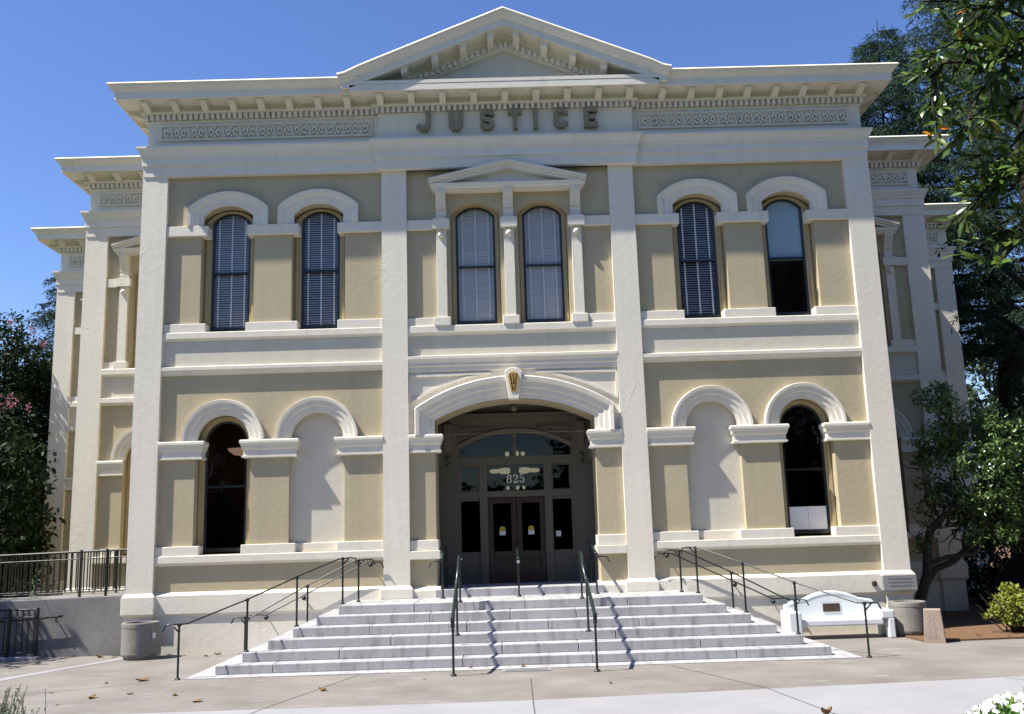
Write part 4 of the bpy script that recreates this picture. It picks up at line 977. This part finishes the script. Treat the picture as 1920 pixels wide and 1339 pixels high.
for (a, b) in (((13.4, 4.3, 5.0), (12.75, 4.8, 5.5)), ((13.2, 4.8, 6.6), (12.3, 6.0, 7.8)), ((13.3, 4.5, 8), (12.0, 5.2, 9.6)), ((13, 4.6, 9.6), (14.5, 4, 11.2)), ((13, 4.3, 5.6), (14.6, 3.4, 6.6))):
    a = Vector(a); b = Vector(b)
    for q in range(46):
        u = .15+.85*random.random(); p = a.lerp(b, u)+rv(.12); td = (rv()+Vector((0, 0, -.5))).normalized(); tl = random.uniform(.4, 1.0)
        for w_ in range(13):
            v_ = (w_+random.random())/13; it.append((p+td*tl*v_+Vector((0, 0, -.25*v_*v_))+rv(.04), (td*.5+rv(.7)+Vector((0, 0, -.3))).normalized(), rv(), random.uniform(.14, .28), random.uniform(.03, .05)))
for _ in range(260):
    d = rv(); u = random.uniform(.45, 1.05); p = Vector((14.2+3.4*d.x*u, 4.8+3.0*d.y*u, 14.4+3.0*d.z*u)); td = (rv()+Vector((d.x*.6, d.y*.6, -.45))).normalized(); tl = random.uniform(.5, 1.1)
    for w_ in range(26):
        v_ = (w_+random.random())/26; it.append((p+td*tl*v_+Vector((0, 0, -.3*v_*v_))+rv(.05), (td*.5+rv(.7)+Vector((0, 0, -.3))).normalized(), rv(), random.uniform(.14, .28), random.uniform(.025, .042)))
leaf_mesh('crown', it, 'needle', t)

# camellia by the right corner
random.seed(41)
t = thing('camellia_tree', 'small glossy evergreen tree with forked dark trunk beside the right corner', 'tree')
m = MB()
m.tube([(7.95, .75, 0), (8.05, .8, .5), (8.3, .9, 1.0), (8.38, .95, 1.5), (8.5, 1.0, 1.9), (8.9, 1.0, 2.25), (9.3, 1.1, 2.7)], [.15, .11, .10, .09, .085, .07, .05], 9)
m.tube([(8.25, .88, .85), (8.5, 1.0, 1.1), (9.0, 1.2, 1.25), (9.5, 1.3, 1.6), (10.2, 1.4, 2.3)], [.08, .075, .07, .06, .04], 8); m.tube([(8.3, .9, 1.2), (8.7, .8, 1.35), (9.2, .7, 1.4), (9.7, .7, 1.9)], [.05, .05, .045, .03], 7)
for _ in range(46):
    a = Vector((random.uniform(8.6, 10.2), random.uniform(.7, 1.5), random.uniform(1.9, 2.8))); d = rv(); limb(m, a, a+Vector((d.x*1.3, d.y*1.1, d.z*1.1+.3)), .022, .006, 0, 4, .10)
for _ in range(7):
    a = Vector((8.38, .95, random.uniform(1.5, 2.0))); limb(m, a, a+Vector((random.uniform(-.5, .1), random.uniform(-.3, .2), random.uniform(-.3, .8))), .014, .005, 0, 4, .05)
m.build('trunk', 'bark_grey', t, smooth=True)
it = crown_items((10.0, 1.3, 3.05), (1.45, 1.2, 1.35), 230, 46, .105, .05, .24, shell=.55)
it += crown_items((9.0, 1.1, 4.45), (.5, .5, .55), 26, 34, .10, .05, .17, shell=.3); it += crown_items((8.7, 1.0, 3.3), (.35, .5, .9), 14, 26, .10, .05, .18, shell=.3)
it += crown_items((8.35, .9, 1.9), (.22, .25, .6), 11, 16, .10, .05, .13, shell=.2); it += crown_items((9.6, .7, 1.75), (.5, .5, .25), 16, 30, .10, .05, .16, shell=.3)
it += crown_items((10.9, 1.6, 2.6), (.9, 1.0, 1.2), 90, 40, .10, .05, .22, shell=.4)
leaf_mesh('crown', it, 'leaf_gloss', t, fold=True)

random.seed(47)
t = thing('evergreen_bush', 'dark dense bush in the shade behind the camellia and the thick trunk', 'shrub'); m = MB()
for _ in range(14): limb(m, (11.6, 5.6, 0), (11.6+random.uniform(-1, 1.3), 5.6+random.uniform(-.6, .6), random.uniform(.8, 1.8)), .03, .008, 0, 4, .06)
m.build('stem', 'bark', t); leaf_mesh('foliage', crown_items((11.7, 5.6, .9), (1.1, .8, .95), 90, 44, .13, .065, .26, shell=.35), 'leaf_dark', t)

# yellow-green shrub
random.seed(51)
t = thing('shrub', 'low yellow-green shrub growing in the mulch at the right edge', 'shrub')
m = MB(); 
for _ in range(40): limb(m, (9.0+random.uniform(-.15, .3), -.9, 0.02), (9.0+random.uniform(-.6, .9), -.9+random.uniform(-.5, .5), random.uniform(.35, .9)), .012, .004, 0, 4, .04)
m.build('stem', 'bark_grey', t)
it = crown_items((9.35, -.85, .46), (.62, .45, .36), 75, 28, .075, .034, .13, shell=.35)+crown_items((8.85, -.8, .32), (.35, .35, .2), 11, 22, .075, .034, .10, shell=.3)+crown_items((9.3, -.85, .78), (.45, .4, .16), 14, 24, .075, .034, .09, shell=.3); leaf_mesh('foliage', it, 'leaf_yellow', t, fold=True)

# magnolia-like tree just outside the right edge, its sprays hanging into the top right of the view
random.seed(61)
t = thing('broadleaf_tree', 'near evergreen tree with long leathery leaves hanging in from the top right', 'tree')
m = MB(); m.tube([(5.6, -12.6, 0), (5.5, -12.6, 2), (5.3, -12.7, 4), (5.0, -12.8, 6.5)], [.2, .16, .13, .07], 9); it = []; orange = []
def spray(a, b, r0, dens, side=.32, droop=.1):
    P_ = limb(m, a, b, r0, .006, .10, 7, .03); L_ = (Vector(b)-Vector(a)).length; d0 = (Vector(b)-Vector(a)).normalized(); nt_ = int(L_*dens)
    for q in range(nt_):
        u = .1+.9*(q+.5)/nt_; j = min(6, int(u*7)); p = P_[j].lerp(P_[j+1], u*7-j); td = (d0*.8+rv(.8)).normalized(); tl = random.uniform(.08, side)
        m.tube([p, p+td*tl], .004, 4, cap=False)
        for w_ in range(int(5+tl*24)):
            pp = p+td*tl*random.random(); dd = (td+rv(.75)+Vector((0, 0, .15))).normalized(); (orange if random.random() < .004 else it).append((pp, dd, (rv(.8)+Vector((-.3, -.2, 1))).normalized(), random.uniform(.085, .14), random.uniform(.030, .044)))
        
for a, b, dn in (((4.2, -12.8, 5.2), (2.72, -13.0, 5.55), 14), ((4.2, -12.9, 5.0), (2.85, -13.1, 5.2), 15), ((4.4, -12.8, 5.4), (3.0, -13.2, 5.0), 16), ((3.4, -13.0, 5.2), (2.85, -13.1, 4.55), 15), ((3.3, -13.0, 4.95), (2.66, -13.0, 5.02), 10), ((2.74, -13.05, 5.05), (2.70, -13.05, 4.62), 22), ((4.2, -12.8, 4.7), (2.95, -13.0, 4.1), 15), ((3.6, -13.0, 4.5), (2.80, -13.0, 3.98), 16), ((4.3, -12.8, 4.4), (3.0, -13.0, 3.85), 14), ((4.2, -12.9, 4.2), (2.98, -13.0, 3.66), 15), ((4.0, -12.9, 5.0), (3.1, -13.0, 4.4), 17), ((4.3, -12.9, 5.9), (3.0, -13.1, 5.35), 18), ((4.0, -12.9, 4.9), (3.05, -12.7, 4.8), 17), ((4.2, -12.6, 5.3), (3.1, -12.5, 5.3), 18), ((4.2, -12.9, 4.6), (3.1, -13.1, 4.15), 14), ((4.5, -12.9, 6.1), (2.9, -13.0, 5.75), 16)):
    spray(a, b, .02, dn)
m.build('trunk', 'bark_grey', t, smooth=True); leaf_mesh('crown', it, 'leaf_magnolia', t, fold=True)
it += crown_items((6.6, -12.6, 6.2), (2.2, 2.6, 2.6), 150, 40, .2, .07, .5, shell=.35)
leaf_mesh('crown', it[-6000:], 'leaf_magnolia', t)
p0 = Vector((2.69, -13.05, 4.6)); orange += [(p0, Vector((.6, .1, .1)).normalized(), Vector((-.3, -1, .5)).normalized(), .10, .05), (p0-Vector((.10, 0, .02)), Vector((.8, -.1, -.3)).normalized(), Vector((0, -1, .6)).normalized(), .07, .03), (Vector((2.8, -13.1, 5.6)), Vector((.5, -.3, .6)).normalized(), Vector((0, -1, .4)).normalized(), .09, .05)]
leaf_mesh('turning_leaf', orange, 'leaf_orange', t, fold=True)['label'] = 'bright orange dying leaf'

# left: crape myrtle with pink blossom, a taller shade tree out to the left
random.seed(71)
t = thing('crape_myrtle', 'dark leafy tree with pink blossom clusters left of the building', 'tree')
m = MB()
for a in range(5): limb(m, (-15.6+random.uniform(-.3, .3), 9.3, 0), (-15.6+random.uniform(-1.8, 1.6), 9.3+random.uniform(-1.5, 1.5), 5.5), .12, .04, 0, 6, .12)
m.build('trunk', 'bark_grey', t, smooth=True)
it = crown_items((-15.7, 9.6, 5.2), (2.5, 2.2, 3.9), 420, 60, .15, .085, .45, shell=.35); it += crown_items((-15.0, 8.6, 2.2), (1.9, 1.6, 2.2), 260, 55, .15, .085, .42, shell=.3); it += crown_items((-14.4, 9.4, 7.6), (.8, .8, .9), 20, 50, .12, .065, .3, shell=.3)
it += crown_items((-15.6, 10.2, 4.6), (2.2, 1.8, 4.2), 260, 40, .2, .12, .5, shell=.0)
leaf_mesh('crown', it, 'leaf_dark', t)
it = []
for c_ in ((-13.95, 7.2, 6.05), (-13.75, 7.2, 6.0), (-14.1, 7.2, 5.75), (-13.8, 7.3, 6.2), (-13.95, 7.1, 4.9), (-13.45, 7.5, 5.95), (-14.3, 8.0, 8.55), (-13.75, 8.1, 8.3), (-14.5, 7.6, 7.9), (-14.6, 7.1, 6.9), (-14.3, 7.2, 5.9), (-14.15, 7.1, 6.25), (-13.5, 8.2, 7.9)):
    for _ in range(18): it.append((Vector(c_)+rv(.16*random.random()**.5), rv(), rv(), .07, .06))
leaf_mesh('blossom', it, 'petal_pink', t)
random.seed(81)
def shade_tree(label, x, y, h, rad, n, seed, m_leaf='leaf_dark', trunk_r=.25, ln=.22):
    random.seed(seed); t = thing('shade_tree', label, 'tree', 'background trees'); m = MB(); limb(m, (x, y, 0), (x, y, h*.65), trunk_r, trunk_r*.5, 0, 5, .08)
    for _ in range(9): limb(m, (x, y, h*random.uniform(.3, .6)), (x+random.uniform(-.7, .7)*rad[0], y+random.uniform(-.7, .7)*rad[1], h*.65+random.uniform(-.4, .6)*rad[2]), trunk_r*.4, .02, 0, 4, .1)
    m.build('trunk', 'bark', t, smooth=True); leaf_mesh('crown', crown_items((x, y, h*.65), rad, n, 36, ln, ln*.5, .5*max(1, rad[0]/3), shell=.45), m_leaf, t); return t
shade_tree('spreading tree shading the left end of the ramp', -14.7, -1.2, 7.4, (2.5, 2.1, 2.2), 200, 82)
shade_tree('dense dark tree filling the left edge behind the ramp fence', -14.0, 5.6, 4.6, (2.2, 1.9, 2.6), 230, 83)
shade_tree('unseen leafy tree added outside the right edge to block sky from the right wing', 12.6, -5.2, 12.5, (3.4, 3.6, 4.6), 170, 87, 'leaf_dark', .35, .32)  # added out of view; its crown keeps sky light off the right wing
shade_tree('unseen leafy tree added outside the right edge to darken the far right wing', 17.6, -.6, 12.5, (3.6, 3.4, 4.8), 170, 88, 'leaf_dark', .35, .32)  # second added tree, out of view, cutting sky light on the far wing
shade_tree('pale green round tree in the distance between wing and trunk', 27.5, 34, 15, (3.2, 3.2, 3.4), 130, 84, 'needle_pale', .3, .4)
shade_tree('distant dark tree low behind the right wing gap', 24, 30, 7.0, (4.0, 3.0, 3.5), 110, 85, 'leaf_dark', .3, .4)

# street trees across the road behind the viewpoint: they dim the low sky and stand in the window reflections
for i, x in enumerate((-36, -27, -18, -10, 8, 16, 25, 34)):
    shade_tree('tall dark street tree across the road, seen only reflected in the glass', x, -34+3*math.sin(i*2.1), 14.5, (6.0, 4.5, 9.4), 150, 200+i, 'leaf_dark', .4, .95)

t = thing('added_hedge', 'unseen dark hedge added behind the viewpoint to block the bright horizon', 'hedge'); m = MB(); m.box(-60, 60, -41.5, -40.5, 0, 5.2); m.build('core', 'leaf_dark', t)  # added to hide the bright horizon below the street tree crowns in reflections
leaf_mesh('foliage', [(Vector((random.uniform(-60, 60), -40.5+random.uniform(-.1, .35), random.uniform(0, 5.5))), rv(), rv(), .5, .3) for _ in range(9000)], 'leaf_dark', t)

# flower bed and lavender in the foreground
random.seed(91)
t = thing('flower_clump', 'clump of white flowers and green leaves in the lower right corner', 'flowers')
it = []; fl = []
def mound(x, y): 
    d2 = ((x-4.98)/1.0)**2+((y+9.65)/.75)**2
    return .46*math.sqrt(max(0, 1-d2))
for _ in range(7000):
    x, y = random.uniform(3.98, 5.98), random.uniform(-10.4, -8.9); h = mound(x, y)
    if h <= 0: continue
    it.append((Vector((x, y, h*random.uniform(.3, 1)+random.uniform(-.03, .02))), (rv()+Vector((0, 0, .5))).normalized(), (rv(.6)+Vector((0, 0, 1))).normalized(), random.uniform(.05, .09), .03))
for _ in range(620):
    x, y = random.uniform(3.98, 5.98), random.uniform(-10.4, -8.9); h = mound(x, y)
    if h <= 0 or (h > .33 and random.random() < .55): continue
    c_ = Vector((x, y, h+random.uniform(.0, .05))); nn = (rv(.7)+Vector((-.2, -.6, 1))).normalized(); a = nn.orthogonal().normalized(); b_ = nn.cross(a)
    for k in range(5):
        tt = k*6.283/5; d = (a*math.cos(tt)+b_*math.sin(tt)+nn*.25).normalized(); fl.append((c_, d, nn, .036, .042))
leaf_mesh('foliage', it, 'leaf_flower', t); leaf_mesh('blossom', fl, 'petal_white', t, fold=True)
t = thing('lavender_plant', 'grey-green spiky lavender in the lower left corner', 'plant')
it = []; m = MB()
for _ in range(420):
    a = Vector((random.gauss(-6.15, .26), random.gauss(-7.95, .16), 0)); lean = Vector((random.gauss(0, .10), random.gauss(0, .10), random.uniform(.25, .60))); b_ = a+lean; m.tube([a, b_], .0035, 4, cap=False)
    for q in range(10):
        u = .55+.45*q/10; it.append((a+lean*u, (rv(.8)+Vector((0, 0, .8))).normalized(), rv(), .028, .012))
    for q in range(8): it.append((a+lean*random.uniform(0, .6), (rv(.6)+lean.normalized()).normalized(), rv(), .06, .012))
m.build('stem', 'leaf_lavender', t); leaf_mesh('foliage', it, 'leaf_lavender', t)

# fallen leaves
random.seed(101)
def dry_leaf_mesh(sz, curl):
    m = MB(); n = 6; V = []; F = []
    for i in range(n+1):
        u = i/n; wv = sz*.34*math.sin(math.pi*min(1, u*.92+.06)); z = .012+curl*sz*(u-.5)**2*2
        V += [(sz*(u-.5), -wv, z+curl*wv*.9), (sz*(u-.5), 0, z*.6), (sz*(u-.5), wv, z+curl*wv*.6)]
    for i in range(n):
        for k in (0, 1): F.append((i*3+k, (i+1)*3+k, (i+1)*3+k+1, i*3+k+1))
    m.add(V, F); return m
spots = [(-6.95, -5.2, .16), (-6.05, -5.0, .22), (-5.62, -4.75, .15), (-6.45, -3.55, .14), (-5.95, -3.42, .30), (-4.9, -5.0, .16), (-4.4, -5.6, .22), (-2.85, -5.0, .18), (-6.9, -4.4, .10), (-8.05, .02, .26), (-7.75, .0, .18), (-6.4, -.1, .12), (-5.75, -.15, .2), (-5.9, -.35, .16), (-5.3, -.2, .12), (-1.5, -4.2, .09), (1.15, -5.2, .10), (-.02, -3.35, .16), (-.85, -3.3, .10), (8.1, -1.4, .12), (8.6, -1.5, .14), (9.1, -1.3, .12), (-6.3, -5.5, .08)]
pl_ = dry_leaf_mesh(1, .55)
base = None
for i, (x, y, s_) in enumerate(spots):
    if base is None: base = o = pl_.build('fallen_leaf', 'leaf_dry')
    else: o = base.copy(); col.objects.link(o)
    zz = .165 if (abs(x) < 1 and y > -3.4 and y < -3.2) else (.05 if x > 8 else .002)
    if zz > .1: y, zz = -3.25, .014
    o.location = (x, y, zz+.002); o.scale = (s_*.72, s_*.72, s_*random.uniform(.3, .8)); o.rotation_euler = (random.uniform(-.2, .2), random.uniform(-.2, .2), random.uniform(0, 6.28))
    tag(o, 'small curled brown dead leaf lying on the paving or mulch', 'leaf', 'fallen leaves')
o = dry_leaf_mesh(.17, .9).build('fallen_leaf', 'leaf_dry'); o.location = (3.24, -7.93, .004); o.rotation_euler = (0, 0, .5); tag(o, 'large curled tan leaf on the white sidewalk at the bottom edge', 'leaf', 'fallen leaves')

# parked car seen through the gap at the right
t = thing('parked_car', 'white parked car glimpsed far off between trunk and wing', 'car')
m = MB(); cx0, cy0 = 25.2, 38
prof = [(-2.1, .35), (-2.15, .75), (-1.95, .95), (-1.2, 1.0), (-.6, 1.42), (.7, 1.45), (1.5, 1.02), (2.05, .95), (2.15, .6), (2.1, .35)]
m.prism([(cx0+a, b_) for a, b_ in prof], cy0-.85, cy0+.85); m.build('body', 'car_white', t, bevel=.06)
m = MB(); m.prism([(cx0-1.02, 1.03), (cx0-.52, 1.36), (cx0+.02, 1.38), (cx0+.02, 1.03)], cy0-.858, cy0-.84); m.prism([(cx0+.09, 1.03), (cx0+.09, 1.38), (cx0+.66, 1.39), (cx0+1.28, 1.03)], cy0-.858, cy0-.84); m.build('window', 'car_glass', t)
for dx in (-1.3, 1.3):
    m = MB(); n = 18; m.prism([(cx0+dx+.33*math.cos(a*6.283/n), .33+.33*math.sin(a*6.283/n)) for a in range(n)], cy0-.88, cy0-.66); m.build('wheel', 'rubber', t)
